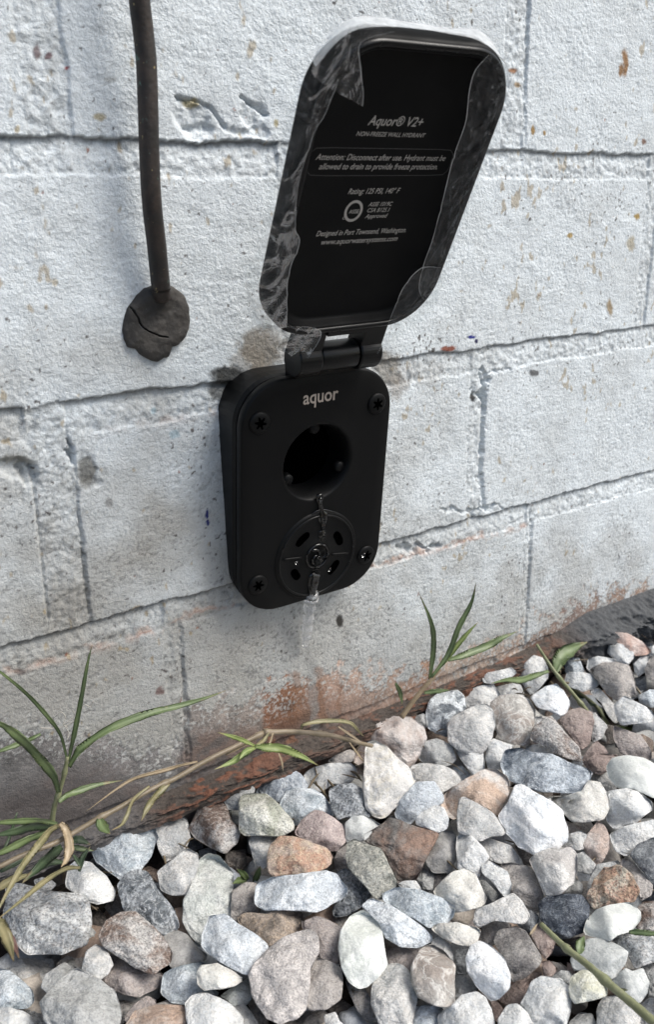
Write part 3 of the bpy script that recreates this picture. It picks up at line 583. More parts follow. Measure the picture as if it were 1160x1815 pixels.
STONES = '''A 3 SG =large speckled grey stone at the left edge|48,-55 150,-50 370,5 560,20 625,80 638,240 600,370 430,440 200,440 100,340 20,220 50,80
A 0 WG flat pale grey stone|0,510 120,478 360,480 385,550 290,640 240,720 100,700 -60,600
A 2 BG light bluish grey stone cut by the left edge|-60,540 60,560 160,640 225,700 238,780 190,830 60,830 -80,800
A 2 W smooth white stone in the bottom left corner|-60,830 60,825 160,850 220,890 232,960 150,1040 -60,1020
A 0 SG dark speckled stone|170,840 300,830 340,960 250,1000 180,930
A 3 G =broad many-sided grey stone at the bottom left|285,790 340,730 440,620 540,555 640,600 800,700 845,800 850,900 800,1040 400,1040 320,920
A 1 G rounded grey stone tucked behind|290,680 320,590 450,505 560,550 500,680 360,740
A 3 WG small upright light grey stone|580,545 610,430 680,375 760,420 800,520 760,590 700,632 620,590
A 0 TN thin taupe stone|390,520 500,440 600,400 700,330 720,400 600,500 560,540 420,530
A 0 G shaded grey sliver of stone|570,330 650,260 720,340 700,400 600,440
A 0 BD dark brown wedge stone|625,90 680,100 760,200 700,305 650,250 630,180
A 3 BM =brown and grey speckled stone|705,320 760,210 860,150 960,145 1080,250 1160,340 1210,430 1200,500 1080,585 960,540 830,450 740,390
A 1 TP low taupe-pink stone|780,450 880,480 1000,560 1180,590 1120,680 980,750 860,720 770,680 710,640
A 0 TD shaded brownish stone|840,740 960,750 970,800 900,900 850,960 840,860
A 1 TP pinkish knob-topped stone|880,900 950,800 1040,740 1100,770 1110,810 1000,850 940,960
A 2 BO flat orange-tan stone at the bottom edge|890,960 960,850 1100,805 1300,810 1340,880 1350,1000 1100,1040 900,1040
A 0 TD shaded taupe stone|800,40 850,-20 880,140 800,190 740,110
E 3 W bright white oblong stone under the dry grass blade|105,740 130,620 190,580 290,605 390,690 450,790 440,860 330,890 270,870 180,820 110,770
E 2 SD long dark speckled blue-grey stone|475,760 540,680 620,650 690,665 750,780 870,930 905,1040 860,1110 800,1115 680,1010 600,950 520,940
E 3 BG =blue-grey veined stone beside the grass|290,500 300,440 420,390 530,310 640,300 715,320 752,420 700,560 620,660 500,712 420,650 330,590
E 2 WG white upright stone close to the wall foot|705,300 780,265 900,238 965,290 985,420 960,480 880,560 815,590 760,490 740,380
E 2 WG off-white egg-shaped stone|760,660 860,580 970,495 1040,540 1050,610 1000,740 960,820 860,825 780,790
F 2 BM layered grey stone with a brown face|0,300 60,240 155,208 195,260 240,370 300,450 280,530 200,605 120,580 0,510 -60,440 -20,350
E 0 DG shaded slate pebble|980,430 1070,450 1080,490 1020,510 960,490
E 0 DG dark slate chip|1050,510 1160,480 1180,560 1060,600
E 0 TD dim taupe stone|420,780 460,760 490,850 510,940 420,900
E 0 BR small brown pebble|640,640 700,620 760,650 760,740 700,700
E 1 SG small grey speckled stone among the grass|-120,720 -60,700 0,720 40,750 0,790 -100,780
B 1 GN =tall pale green-grey stone|140,200 145,70 200,-40 225,-130 240,-200 310,-256 390,-240 490,-130 484,-20 480,60 470,180 400,260 330,300 265,375 180,300
B 3 WB =light blue-grey block-shaped stone|325,180 440,165 520,230 640,300 730,370 735,410 650,500 610,580 560,580 440,520 330,450 270,390 280,310 310,230
B 2 BK =kidney-shaped brown stone|520,200 580,150 730,160 850,92 940,105 987,170 960,260 860,340 740,395 700,330 600,280
B 1 TN upright taupe stone|480,180 485,0 570,-60 660,-60 690,60 680,150 560,160 520,210
F 3 WB =long bright white stone|405,920 430,820 550,780 720,760 900,735 980,760 1057,860 1040,920 930,990 840,1025 640,1010 480,1010 410,970
B 1 GT smooth grey-taupe cone-shaped stone|0,320 90,275 170,310 240,400 310,450 290,490 150,520 60,550 20,480 -20,400
B 1 BG mossy-topped blue-white stone|0,590 60,550 190,515 290,500 300,700 400,700 360,750 200,740 160,800 60,790 -20,720
B 3 CR cream teardrop pebble|235,580 270,525 380,512 480,560 570,620 500,670 400,690 290,700 245,660
B 1 GN dull green-grey flat stone|400,740 480,690 610,605 630,690 620,760 590,800 490,810 440,760
B 2 W lumpy white stone at the bottom edge|155,800 200,740 300,722 400,760 480,810 560,900 540,1010 300,1050 180,960
B 1 WG narrow off-white stone|480,800 550,775 620,860 670,930 650,1040 520,1040 500,900
B 3 TL =large pinkish taupe stone|610,590 650,510 730,430 850,340 960,290 1040,275 1095,340 1100,440 1035,550 1030,700 1010,830 940,900 830,935 740,900 640,740
B 2 TP taupe stone with a pink cap|985,220 1080,180 1160,200 1270,270 1255,510 1160,490 1100,470 1080,360 1000,290
B 2 TN squarish light taupe stone|1090,470 1160,490 1260,540 1270,620 1260,760 1160,830 1040,840 1000,760 1035,600
B 0 TD dark taupe stone|1000,850 1160,830 1200,860 1130,930 1020,960 940,920
B 0 TD sunken taupe stone|600,800 640,740 740,900 740,960 660,960
B 0 G grey stone end peeping out|985,150 1150,140 1130,200 1000,200
C 3 GE =pale green-white egg-shaped stone|85,400 100,280 170,180 260,137 340,190 385,280 405,420 425,520 370,590 290,670 230,685 160,640 110,540
C 3 WB elongated blue-white stone with a dark vein|240,110 320,52 440,95 560,170 650,230 735,310 735,350 640,400 520,390 420,330 370,230 300,150
C 3 BG pale blue oblong stone with rounded ends|400,20 490,-30 660,-10 800,40 905,110 895,180 860,225 720,255 620,190 500,140 410,80
C 1 SD dark grey speckled stone|65,-130 130,-160 200,-110 280,-30 312,30 240,110 150,165 50,180 40,120 90,20 60,-70
C 0 TD thin grey-brown stone|0,200 90,170 180,160 120,220 100,265 0,225
C 1 TD long dark brown-grey stone|120,600 170,660 270,690 310,760 330,840 370,920 280,930 220,850 160,720
C 0 BD dark brown stone|0,840 110,770 200,830 260,920 150,950 80,870 0,860
C 1 W small white chip at the bottom edge|-20,880 60,855 90,920 130,950 100,1010 0,1000
C 2 WG rough pale grey oval stone|318,700 350,620 430,530 500,515 570,560 625,650 640,760 610,900 600,1020 400,1020 350,880 320,800
C 1 TP purplish grey stone|415,420 490,395 640,400 660,430 610,500 600,590 520,530 430,520
C 3 TQ =tan quartz-streaked stone|600,560 625,480 680,400 750,380 830,430 910,530 900,650 905,770 860,812 760,800 650,750 610,650
C 2 WG small light stone|740,350 800,320 870,370 905,450 900,500 830,450 750,400
C 3 CR flat cream stone with pointed ends|740,265 800,225 920,222 1080,265 1085,300 1040,390 930,375 820,330
C 0 DG dark slate stone|920,410 1010,400 1000,500 1000,590 930,580 910,480
C 1 G dull grey stone|905,595 980,600 1060,680 1050,720 960,740 905,760
C 3 WX =bright white oval stone|990,480 1020,400 1090,352 1180,400 1260,480 1300,590 1295,680 1220,760 1160,770 1060,670 1000,570
C 2 W wide white stone with a rust dot|790,880 870,820 960,740 1060,716 1120,750 1160,830 1185,940 1160,1040 820,1040
C 1 BG pale blue-grey stone at the bottom edge|600,900 630,820 760,805 830,830 800,880 790,960 640,1000
D 3 WG off-white blocky stone|-115,230 -100,120 0,90 60,60 160,12 230,80 278,170 235,230 120,220 0,200 -60,260
D 1 TN soft taupe stone|-70,330 -60,240 40,195 150,240 100,330 0,390 -60,370
D 2 TD =big brown-grey domed stone|20,350 60,280 180,250 250,280 310,380 365,470 350,520 250,600 150,640 135,560 80,450
D 1 DG small slate-blue wedge|195,240 280,130 340,170 345,210 275,300
D 2 NV =dark navy stone|345,90 400,40 520,20 650,30 700,90 690,200 660,290 560,320 440,280 360,200
D 1 BP pinkish brown stone under the green stalk|290,310 345,232 400,260 460,360 440,430 390,480 330,390
D 1 BP small reddish brown pebble|360,500 420,490 480,550 440,600 380,600
D 0 BP purple-brown stone|60,770 150,660 280,580 350,520 370,600 290,640 220,800 120,800
D 2 W large white stone with a knuckled top|215,800 300,640 360,612 500,625 560,680 570,800 540,930 520,1040 320,1040 260,850
D 3 YL =yellowish cube-like stone beside the green stalk|560,690 575,610 650,560 720,570 790,640 830,690 820,745 740,765 600,795 570,750
D 1 G little grey stone|430,610 500,560 560,565 590,600 560,660 480,620
D 2 GC cloudy grey stone crossed by the green stalk|570,480 640,400 690,340 760,332 900,380 975,430 960,500 900,590 850,620 700,560 600,560
D 3 WM =milky white smooth stone|665,290 690,200 760,130 840,100 980,78 1060,140 1065,200 1000,280 900,310 850,350 760,325 690,310
D 1 BM white and tan banded stone at the right edge|1035,250 1050,110 1100,70 1200,75 1240,180 1200,280 1080,280
D 2 SG speckled off-white stone at the right edge|870,340 940,310 1100,310 1240,340 1240,480 1160,500 1030,540 980,450 890,370
D 2 GC heart-shaped pale grey stone|870,620 960,545 1010,570 1080,545 1130,650 1110,720 1060,790 960,760 880,710
D 1 G grey stone cut by the right edge|1060,540 1120,512 1240,530 1240,740 1120,750 1135,650 1100,580
D 2 WG big off-white stone at the bottom edge|760,830 800,770 870,742 960,780 1040,850 1065,920 1060,1040 780,1040 760,930
D 1 WG off-white stone in the bottom right corner|1060,810 1130,755 1240,780 1240,960 1100,1000 1060,900
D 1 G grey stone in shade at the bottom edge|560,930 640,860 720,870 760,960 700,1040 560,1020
D 3 W small smooth white stone at the bottom edge|60,900 120,810 190,800 260,860 300,940 280,1040 60,1040
D 0 BP reddish stone|0,770 50,775 100,850 60,930 30,910
D 0 BD dark tan stone in a gap|480,350 640,320 640,400 560,440
D 0 BP dark red pebble|545,500 610,540 590,600 550,570
L 3 BL =long slate-blue ridged stone|0,440 100,430 200,470 350,480 480,540 620,590 685,620 640,660 625,740 560,780 450,780 250,770 100,720 0,660 -50,560 -30,480
H 3 WX =big white many-faced stone|65,350 130,250 180,130 230,128 340,195 430,240 510,310 545,440 540,520 480,575 400,590 310,615 200,560 110,450
H 2 CR cream-white rounded stone|385,200 520,210 650,170 690,100 770,110 830,190 845,290 800,370 700,385 590,390 530,330 440,240
H 2 W chalky white rounded stone|830,180 960,150 1060,180 1140,240 1150,300 1060,370 980,430 880,430 825,380 850,270
H 2 W flat chalk-white stone|850,470 960,420 1100,385 1240,360 1260,450 1160,500 1040,560 970,630 880,580
H 3 DG dark grey stone cut by the right edge|990,620 1050,550 1160,500 1250,520 1250,760 1160,820 1080,730
H 3 CB =crumbly rust-topped tan stone|700,900 740,790 810,712 910,700 990,760 1055,880 1020,950 900,965 800,980 730,1010 705,960
H 2 TN greyish pink smooth stone|910,680 960,645 1030,690 1150,830 1140,900 1060,950 1050,870 980,760
H 1 G smooth grey shaded stone|690,830 760,690 910,660 920,720 800,760 700,900
H 1 PW pale pink tall stone|655,560 690,480 770,375 830,440 850,560 800,660 760,700 700,640
H 1 WG knobbly white stone|500,560 540,480 640,450 685,480 660,580 610,590
H 1 G small grey angular stone|610,620 660,600 750,690 710,760 620,740
H 3 TW =off-white four-sided stone|280,660 320,620 440,570 500,590 570,555 610,620 615,740 590,820 500,890 390,920 370,850 330,760
H 1 TN broad taupe slab-like stone|60,690 180,685 280,710 330,780 380,920 370,1000 300,1040 220,980 150,890 130,780
H 0 G grey triangular stone|530,890 600,780 655,830 650,900 580,920
H 1 WG pale tapering stone|-50,490 0,505 150,560 240,690 60,680 -20,650 -90,560
G 2 W slim white stone|980,700 1030,660 1160,740 1190,830 1170,910 1130,910 1060,820 990,760
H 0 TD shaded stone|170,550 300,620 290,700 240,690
H 0 PW pink sliver of stone|540,380 640,420 640,460 550,470
G 2 PE =peach-patched stone|730,180 850,100 1000,20 1090,18 1160,80 1170,170 1090,355 1000,300 870,300 800,375 720,320 690,260
G 3 WG triangular pale grey stone|820,230 850,205 950,260 1060,330 1150,450 1120,480 1040,490 970,522 870,480 815,460 808,370
G 2 W white pear-shaped stone|800,560 810,490 850,462 920,500 1000,580 1030,640 980,700 960,790 870,740 810,720
G 1 GT dark grey egg-shaped stone|580,620 640,520 700,450 780,460 805,520 795,650 750,745 640,745 590,690
G 3 W small clean white stone|505,370 560,320 650,268 710,290 745,360 730,430 670,462 590,430 520,410
G 2 WB blue-white crystalline stone|365,330 400,230 510,110 640,100 700,200 705,250 650,280 540,330 480,400 380,370
G 3 WT =tall white pointed stone|156,-132 168,-164 228,-176 308,-132 380,-60 460,10 508,90 440,170 380,260 290,350 220,350 160,290 138,150 150,0
G 2 BS =brown and grey star-shaped stone|150,480 260,420 340,350 420,390 520,430 650,460 670,480 610,590 560,680 510,800 380,815 340,700 270,580 150,530
G 3 GD =olive-grey oblong stone|15,640 30,540 80,515 160,550 260,580 300,660 370,800 370,840 290,925 230,935 160,850 40,720
G 2 GC pale grey-blue smooth stone|10,400 60,350 130,345 200,370 262,410 230,460 140,520 20,530
G 1 W white stone end|380,830 430,805 510,803 550,860 450,880
G 0 G shaded grey stone|510,780 550,700 640,770 630,870 560,860
G 0 TD brown-grey chip|640,760 740,745 700,800 640,870
G 3 CR large cream-white stone|640,880 700,810 770,750 860,722 930,750 970,850 1012,930 990,980 880,1010 790,1028 700,960
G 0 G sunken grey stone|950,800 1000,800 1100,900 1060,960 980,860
G 1 WG whitish grey blocky stone|460,0 560,-30 700,-10 800,30 835,100 760,140 680,190 640,150 520,110
J 0 BG small blue-grey stone|410,800 480,790 540,850 520,890 480,900
F 1 TN taupe rounded stone|970,650 1000,590 1070,540 1120,560 1120,700 1040,740 985,740
F 2 SD charcoal block-like stone|940,160 1000,125 1110,118 1170,160 1200,230 1245,340 1150,360 1060,350 1000,370 950,290
F 3 GM =mottled green-white stone|300,230 330,190 490,195 560,250 640,340 678,400 675,440 600,485 340,480 300,440
F 1 BL domed blue-grey stone nearest the dark gap|415,180 470,80 550,-15 600,-28 730,50 780,120 770,160 690,200 590,250 500,220
F 2 BG frosty blue-white stone|585,260 640,160 700,150 820,160 890,200 970,310 970,360 880,340 800,360 720,410 690,410 640,340
F 2 PK =pink granular stone|690,470 740,380 830,305 890,315 1020,400 1060,460 1050,530 980,590 920,590 800,530
F 3 OR =orange-brown stone|500,640 520,550 590,488 690,490 800,530 920,580 965,650 930,700 850,740 700,765 560,772 500,750
F 1 WG white-grey stone tucked under|365,530 380,490 560,495 520,560 500,680 480,720 410,690
F 1 G pale grey stone behind|180,210 260,150 360,110 405,150 400,190 320,210 300,300 220,300
F 0 GN small green-grey stone|215,320 300,280 300,440 290,470
F 0 BD rough dark brown stone|200,600 340,580 350,700 270,740 200,680
I 1 W white bar-shaped stone at the dark gap|395,690 450,650 560,615 720,608 765,650 765,700 730,745 600,760 540,800 510,815 430,780
I 0 TN half-hidden taupe stone in the dark gap|560,600 640,540 720,515 770,525 740,600 640,612
I 2 PW =large pink-topped rounded stone|750,590 800,500 880,400 920,320 1030,283 1160,290 1240,360 1260,430 1220,540 1150,635 1060,580 950,500 850,520 830,620 790,640
J 3 MO =blue and white mottled stone|228,400 250,330 310,280 440,255 490,300 508,390 460,440 400,480 380,580 300,560 235,510
J 0 G grey stone close to the wall|115,450 200,420 240,430 235,510 200,530
J 1 G low mauve-grey stone|170,740 210,620 300,600 400,640 435,740 400,780 300,795 200,765
J 3 WG =pale pear-shaped stone|385,490 410,450 540,380 640,350 690,390 712,500 690,590 640,680 560,710 450,680 385,610
J 1 W white cone of stone|410,640 480,680 630,680 640,830 560,860 470,740
J 3 TQ =round taupe-grey stone|685,350 740,300 860,285 950,320 1000,390 980,560 940,645 840,630 750,590 710,500
J 1 W white stone near the wall foot|490,290 540,250 620,220 700,215 760,290 690,360 600,370 520,380
J 1 W bright white stone near the wall foot|720,230 830,205 890,215 925,290 850,310 750,310
J 2 W flat white stone next to the low leaf|625,170 660,130 760,110 830,92 868,130 800,180 740,190 700,210 640,200
J 1 W pale white stone|650,740 660,640 700,600 850,650 800,700 780,800 720,815 660,800
J 1 W small white cap of stone|920,700 940,650 1040,632 1110,660 1125,710 1020,740
K 2 W white two-lobed stone|95,460 120,400 210,322 280,345 320,420 320,500 250,580 190,632 140,580 115,520
K 3 WX =white stone with a flat cut face|190,650 300,570 390,545 450,610 495,690 470,770 410,795 340,760 240,730
K 1 BG bluish pointed stone behind the runner stem|450,360 520,310 570,340 610,450 560,480 470,460
K 2 W sharp-edged white stone|450,560 480,450 600,455 670,470 735,540 690,580 600,605 500,570
K 1 SD dark mottled stone|590,290 640,240 700,220 720,290 690,330 600,340
K 1 G grey upright stone|710,210 750,180 800,220 800,300 740,330 715,270
K 2 W squared white stone|795,300 810,225 900,230 1000,270 1000,340 960,390 880,380
K 3 SA =salmon-coloured slab of stone|795,160 830,138 950,145 1050,200 1140,280 1110,310 1010,320 960,270 900,235 820,215
K 2 W white stone peeping over|630,420 640,350 720,325 850,350 850,390 740,400 660,450
K 3 TN =big grey-pink stone at the upper right|650,440 760,380 870,380 960,400 1000,470 1010,560 1030,640 940,640 870,675 790,620 730,530
K 3 W white faceted stone at the right edge|845,710 930,640 1020,690 1100,730 1160,780 1200,830 1100,850 900,870 860,790
K 1 W small white stone|1000,390 1060,330 1120,330 1090,450 1040,490 1010,450
K 2 TN taupe stone cut by the right edge|1090,430 1130,340 1240,300 1250,500 1160,520 1100,490
K 1 W white stone in the far right row|1100,260 1200,230 1220,320 1130,330
K 1 BG blue-grey stone at the right edge|1040,640 1130,590 1230,600 1230,720 1130,730 1050,690
K 0 DG dark grey stone|1000,500 1100,480 1100,590 1030,600
K 1 WG slanting pale stone crossed by the runner|640,600 730,580 840,700 880,830 860,870 800,800 740,690
L 2 BP =rose-brown blunt stone|410,210 500,130 580,112 670,150 685,220 650,390 590,440 530,380 440,250
L 3 BM brown stone with a pale sharp ridge|190,370 210,270 320,180 380,210 450,300 560,410 585,500 580,540 500,520 370,470 260,390
L 1 W tiny white pebble|205,280 220,180 270,180 300,210 240,280
L 1 WG grey-white stone|640,130 700,150 790,250 760,340 680,380 660,280
L 1 BP brown triangular stone|590,520 640,440 710,370 770,420 800,470 700,490 620,540
L 1 BP mauve-brown stone|600,540 700,480 880,480 800,560 790,610 740,640 660,620
L 0 G grey stone|640,690 690,620 800,610 870,740 800,780 740,720
L 3 WM =long white stone at the right edge|790,580 840,510 940,488 1080,510 1240,600 1240,830 1160,820 1000,750 880,745 810,660
L 1 TP pink-taupe stone|840,250 950,290 1060,330 1140,450 1140,520 1000,500 900,470 850,360'''
items = []
for ln in STONES.strip().splitlines():
    head, pts = ln.split('|')[0:2] if ln.count('|') == 1 else (ln.split('|')[0], ln.split('|')[-1])
    t, lay, mk, adj = head.split(' ', 3); x0, y0, s = TILE[t]
    poly = [(x0+float(a.split(',')[0])*s, y0+float(a.split(',')[1])*s) for a in pts.split()]
    items.append([int(lay), mk, adj, poly])
marks = [(it[2][1:], np.mean(it[3], 0)) for it in items if it[2].startswith('=')]
SPECIAL_ROUGH = {'CB': 2.2, 'WM': .4, 'GE': .5, 'GT': .6, 'GC': .7}
seen = {}
for i, (lay, mk, adj, poly) in enumerate(items):
    area = np.ptp(np.array(poly)[:, 0])*np.ptp(np.array(poly)[:, 1])
    o, c = stone('stone', poly, lay, SM[mk], 100+i, 5 if area > 9000 else 4, rough=SPECIAL_ROUGH.get(mk, 1.))
    if adj.startswith('='):
        lab = adj[1:]
        if len(lab.split()) < 4 or i in (): pass
        near = sorted((np.hypot(*(c-mc)), nm, mc) for nm, mc in marks if nm != lab)[0]
        if len(lab.split())+8 <= 16:
            d = c-near[2]; rel = (('right of' if d[0] > 0 else 'left of') if abs(d[0]) > abs(d[1]) else ('below' if d[1] > 0 else 'above'))
            lab = f'{lab}, {rel} the {near[1]}'
    else:
        near = sorted((np.hypot(*(c-mc)), nm, mc) for nm, mc in marks)[0]
        d = c-near[2]; rel = (('right of' if d[0] > 0 else 'left of') if abs(d[0]) > abs(d[1]) else ('below' if d[1] > 0 else 'above'))
        lab = f'{adj}, {rel} the {near[1]}'
    if len(lab.split()) > 16:
        for sep in (' at the', ' beside'): lab = lab[:40]+lab[40:].split(sep)[0]
    w = lab.split()
    if len(w) > 16: print('LONG', lab)
    if lab in seen: print('DUP', lab, i, seen[lab])
    seen[lab] = i
    setp(o, lab, 'stone', 'loose gravel stones at the foot of the wall')
# pebbles of the lower layer, seen through the gaps
rs = np.random.RandomState(11); cnt = 0
front = lambda x: np.interp(x, [0, 130, 300, 420, 560, 640, 760, 880, 1000, 1160], [1600, 1520, 1455, 1425, 1390, 1330, 1265, 1195, 1165, 1130])
gk = ['TD', 'G', 'TN', 'DG', 'WG', 'BR', 'SG', 'GT', 'BD', 'TP']
for gy in np.arange(1150, 1840, 54):
    for gx in np.arange(-10, 1190, 60):
        x = gx+rs.uniform(-18, 18)+(30 if int(gy/54) % 2 else 0); y = gy+rs.uniform(-14, 14)
        if y < front(np.clip(x, 0, 1160))+18 or cnt >= 125: continue
        n = rs.randint(6, 9); R0 = 24+12*(y-1100)/700; a0 = rs.uniform(0, 6.28); st_ = rs.uniform(.75, 1.3)
        poly = [(x+R0*rs.uniform(.85, 1.15)*math.cos(a0+6.283*k/n)*st_, y+R0*rs.uniform(.8, 1.1)*math.sin(a0+6.283*k/n)/st_) for k in range(n)]
        s_ = rs.randint(1, 9999); o, c = stone('stone', poly, 0, SM[gk[rs.randint(len(gk))]], s_, 3)
        dv = np.array(o.location)-CAM; o.location = np.array(o.location)+dv/np.linalg.norm(dv)*.014
        setp(o, 'small pebble of the lower layer showing only through gaps between larger stones', 'stone', 'half hidden pebbles of the lower gravel layer'); cnt += 1
print('stones', len(items), 'lower', cnt)
# the rest of the gravel bed, outside the frame and deep below: one countless mass
def litter():
    rs = np.random.RandomState(21); parts = []; m_ = leaf_mat('litter', (.10, .075, .05), (.20, .16, .10))
    for k in range(150):
        x = rs.uniform(-.22, .30); y = -rs.uniform(.006, .035) if k % 3 else -rs.uniform(.03, .2); z = gravel_z(x, y)-(.006 if y > -.035 else .010)+rs.uniform(-.004, .004)
        a = rs.uniform(0, 6.28); L = rs.uniform(.003, .011); d = np.array([math.cos(a)*L, math.sin(a)*L, rs.uniform(-.003, .003)])
        P = spline(np.array([[x, y, z]-d, [x, y, z+rs.uniform(0, .002)], [x, y, z]+d]), 4); parts.append(tube(P, rs.uniform(.00025, .0009)*np.sin(np.linspace(.3, 2.9, len(P))), 5))
    o = mesh('plant_litter', *join(parts), m_); setp(o, 'dry bits of stalk and leaf scattered between the stones', 'litter', kind='stuff')
def gravel_mass():
    rs = np.random.RandomState(5); U, F = ICO[3]; Vs = []; Fs = []; o = 0; cols = []
    pal = np.array([[.6, .6, .58], [.5, .52, .54], [.4, .4, .39], [.3, .28, .26], [.25, .27, .3], [.4, .3, .24], [.56, .5, .44]])
    for gx in np.arange(-.52, .75, .021):
        for gy in np.arange(-.52, -.008, .021):
            x = gx+rs.uniform(-.007, .007); y = gy+rs.uniform(-.007, .007); y = min(y, -.012)
            inside = False
            p = proj(np.array([x, y, -.12]))
            q = (np.array([x, y, -.12])-CAM)@AX[2]
            if q > .02 and -35 < p[0] < 1195 and 1000 < p[1] < 1835: inside = True
            for lay in ((0,) if inside else (0, 1)):
                if rs.rand() < .1: continue
                s = np.array([rs.uniform(.009, .0145), rs.uniform(.007, .0115), rs.uniform(.006, .009)])*1.12
                a = rs.uniform(0, 6.28); R3 = np.array([[math.cos(a), -math.sin(a), 0], [math.sin(a), math.cos(a), 0], [0, 0, 1]])
                Vn = U.copy()
                for _k in range(9):
                    n_ = rs.normal(size=3); n_ /= np.linalg.norm(n_); d_ = Vn@n_-rs.uniform(.55, .82); Vn = Vn-np.maximum(d_, 0)[:, None]*n_
                V = Vn*s*1.1*(1+.22*perlin(U*1.6+rs.uniform(0, 90, 3))+.08*perlin(U*4+rs.uniform(0, 90, 3)))[:, None]
                z = -.147 if lay == 0 else gravel_z(x, y)-.006
                if x < -.02 and y > -.03 and inside: z -= .006
                Vs.append(V@R3.T+[x, y, z+rs.uniform(-.003, .003)]); Fs.append(F+o); o += len(U)
                cols.append(np.tile(pal[rs.randint(len(pal))]*rs.uniform(.7, 1.1), (len(U), 1)))
    m_ = attr_mat('gravel_mix', 900, .25, 260, .0012, .7)
    ob = mesh('gravel_bed', np.concatenate(Vs), np.concatenate(Fs), m_, col=np.concatenate(cols)); setp(ob, 'mixed white and grey gravel covering the ground beneath the larger stones', 'gravel', kind='stuff')
gravel_mass()
litter()

# ------------------------------------------------------------------ hydrant
PA = .1198; ca, sa = math.cos(PA), math.sin(PA)
HO = np.array([-.0126, 0, .0481]); HR = np.array([[1, 0, 0], [0, ca, -sa], [0, sa, ca]])
def hw(P):                                   # local (x across, t outwards, z up) -> world
    P = np.atleast_2d(P); return np.c_[P[:, 0], -P[:, 1], P[:, 2]] @ HR.T + HO
HYD = empty('wall_hydrant', (-.0126, 0, -.012))
setp(HYD, 'black wall hydrant with its lid flipped open, mounted on white brick', 'hydrant')
def rrect(hw_, z0, z1, rad, n=128, c=(0., 0.)):
    """rounded rectangle sampled by angle around c"""
    out = []
    zc = (z0+z1)/2; hh = (z1-z0)/2
    for a in np.linspace(0, 2*math.pi, n, endpoint=False):
        d = np.array([math.cos(a), math.sin(a)]); lo, hi = 0, .3
        for _ in range(30):
            m_ = (lo+hi)/2; p = np.array([abs(c[0]+d[0]*m_), abs(c[1]+d[1]*m_-zc)])
            qx = max(p[0]-(hw_-rad), 0); qy = max(p[1]-(hh-rad), 0)
            ins = (p[0] <= hw_ and p[1] <= hh) and (qx*qx+qy*qy <= rad*rad or qx == 0 or qy == 0)
            if ins: lo = m_
            else: hi = m_
        out.append((c[0]+d[0]*lo, c[1]+d[1]*lo))
    return np.array(out)
PB, PT, PW, CR = -.0615, .0625, .0430, .0225
HC = (0., .0172); HRAD = .0192
def ring(o2, t): return hw(np.c_[o2[:, 0], np.full(len(o2), t), o2[:, 1]])
# housing to the wall
def housing():
    rings = []
    for ins, t in ((.0010, None), (.0006, .004), (.0004, .0100), (.0012, .0122), (.0030, .0130), (.0030, .0150)):
        o2 = rrect(PW-ins, PB+ins, PT-ins, CR-ins*.5)
        if t is None:
            w = ring(o2, .0); w[:, 1] = .002; rings.append(w)
        else: rings.append(ring(o2, t))
    for r_ in rings[1:]: r_[:, 1] = np.minimum(r_[:, 1], -.0015)
    return loft(rings, False, False)
mesh('housing', *housing(), M_HOUS, HYD, smooth=False)
def circ(c, r, n=128): a = np.linspace(0, 2*math.pi, n, endpoint=False); return np.c_[c[0]+r*np.cos(a), c[1]+r*np.sin(a)]
def faceplate():
    outs = [(.0004, .0150), (0, .0156), (0, .0188), (.0003, .0196), (.0010, .0200)]
    rings = [ring(rrect(PW-i_, PB+i_, PT-i_, CR-i_*.5, c=HC), t) for i_, t in outs]
    A = rrect(PW-.001, PB+.001, PT-.001, CR-.0005, c=HC); B = circ(HC, HRAD+.0022)
    for k in (.25, .5, .75): rings.append(ring(A*(1-k)+B*k, .0200))
    rings.append(ring(B, .0200)); rings.append(ring(circ(HC, HRAD+.0014), .0201)); rings.append(ring(circ(HC, HRAD+.0008), .0198))
    for r_, t in ((HRAD+.0002, .0188), (HRAD-.0008, .0165), (HRAD-.0012, .010), (HRAD-.0016, .0030)): rings.append(ring(circ(HC, r_), t))
    return loft(rings, False, False)
PLATE = mesh('faceplate', *faceplate(), M_BLK, HYD)
mesh('inlet_cavity', *loft([ring(circ(HC, HRAD-.0014), .0034), ring(circ(HC, .008), .0030), ring(circ(HC, .007), .0040)], False, True), M_HOLE, HYD)
# locking tabs in the opening
for a in (92, 207, 338):
    r_ = math.radians(a); d = np.array([math.cos(r_), math.sin(r_)]); tn = np.array([-d[1], d[0]]); pts = []
    for k in range(14):
        b_ = 2*math.pi*k/14; pts.append(np.array(HC)+d*(HRAD-.0022+.0030*math.cos(b_))+tn*.0030*math.sin(b_))
    pts = np.array(pts); cc = pts.mean(0)
    mesh('locking_tab', *loft([ring(pts, .0130), ring(pts, .0166), ring(cc+(pts-cc)*.8, .0174)], True, True), M_BLK, HYD)
# screws
def screw(x, z, rot):
    c = (x, z); o = mesh('screw', *loft([ring(circ(c, .0054, 40), .0197), ring(circ(c, .0054, 40), .0206), ring(circ(c, .0049, 40), .0211), ring(circ(c, .0030, 40), .0214)], False, True), M_BLK, HYD)
    a = np.linspace(0, 2*math.pi, 64, endpoint=False); rr = .0015+.0018*np.abs(np.cos(3*(a+rot)))**2.5
    s = np.c_[x+rr*np.cos(a), z+rr*np.sin(a)]
    mesh('star_drive', *loft([ring(s, .02142), ring(s*.9+np.array(c)*.1, .02150)], False, True), M_SLOT, o)
    g = circ(c, .0056, 40); g2 = circ(c, .0051, 40)
for x, z, r_ in ((-.0336, .0432, .2), (.0336, .0432, .5), (-.0336, -.0432, .1), (.0336, -.0432, .8)): screw(x, z, r_)
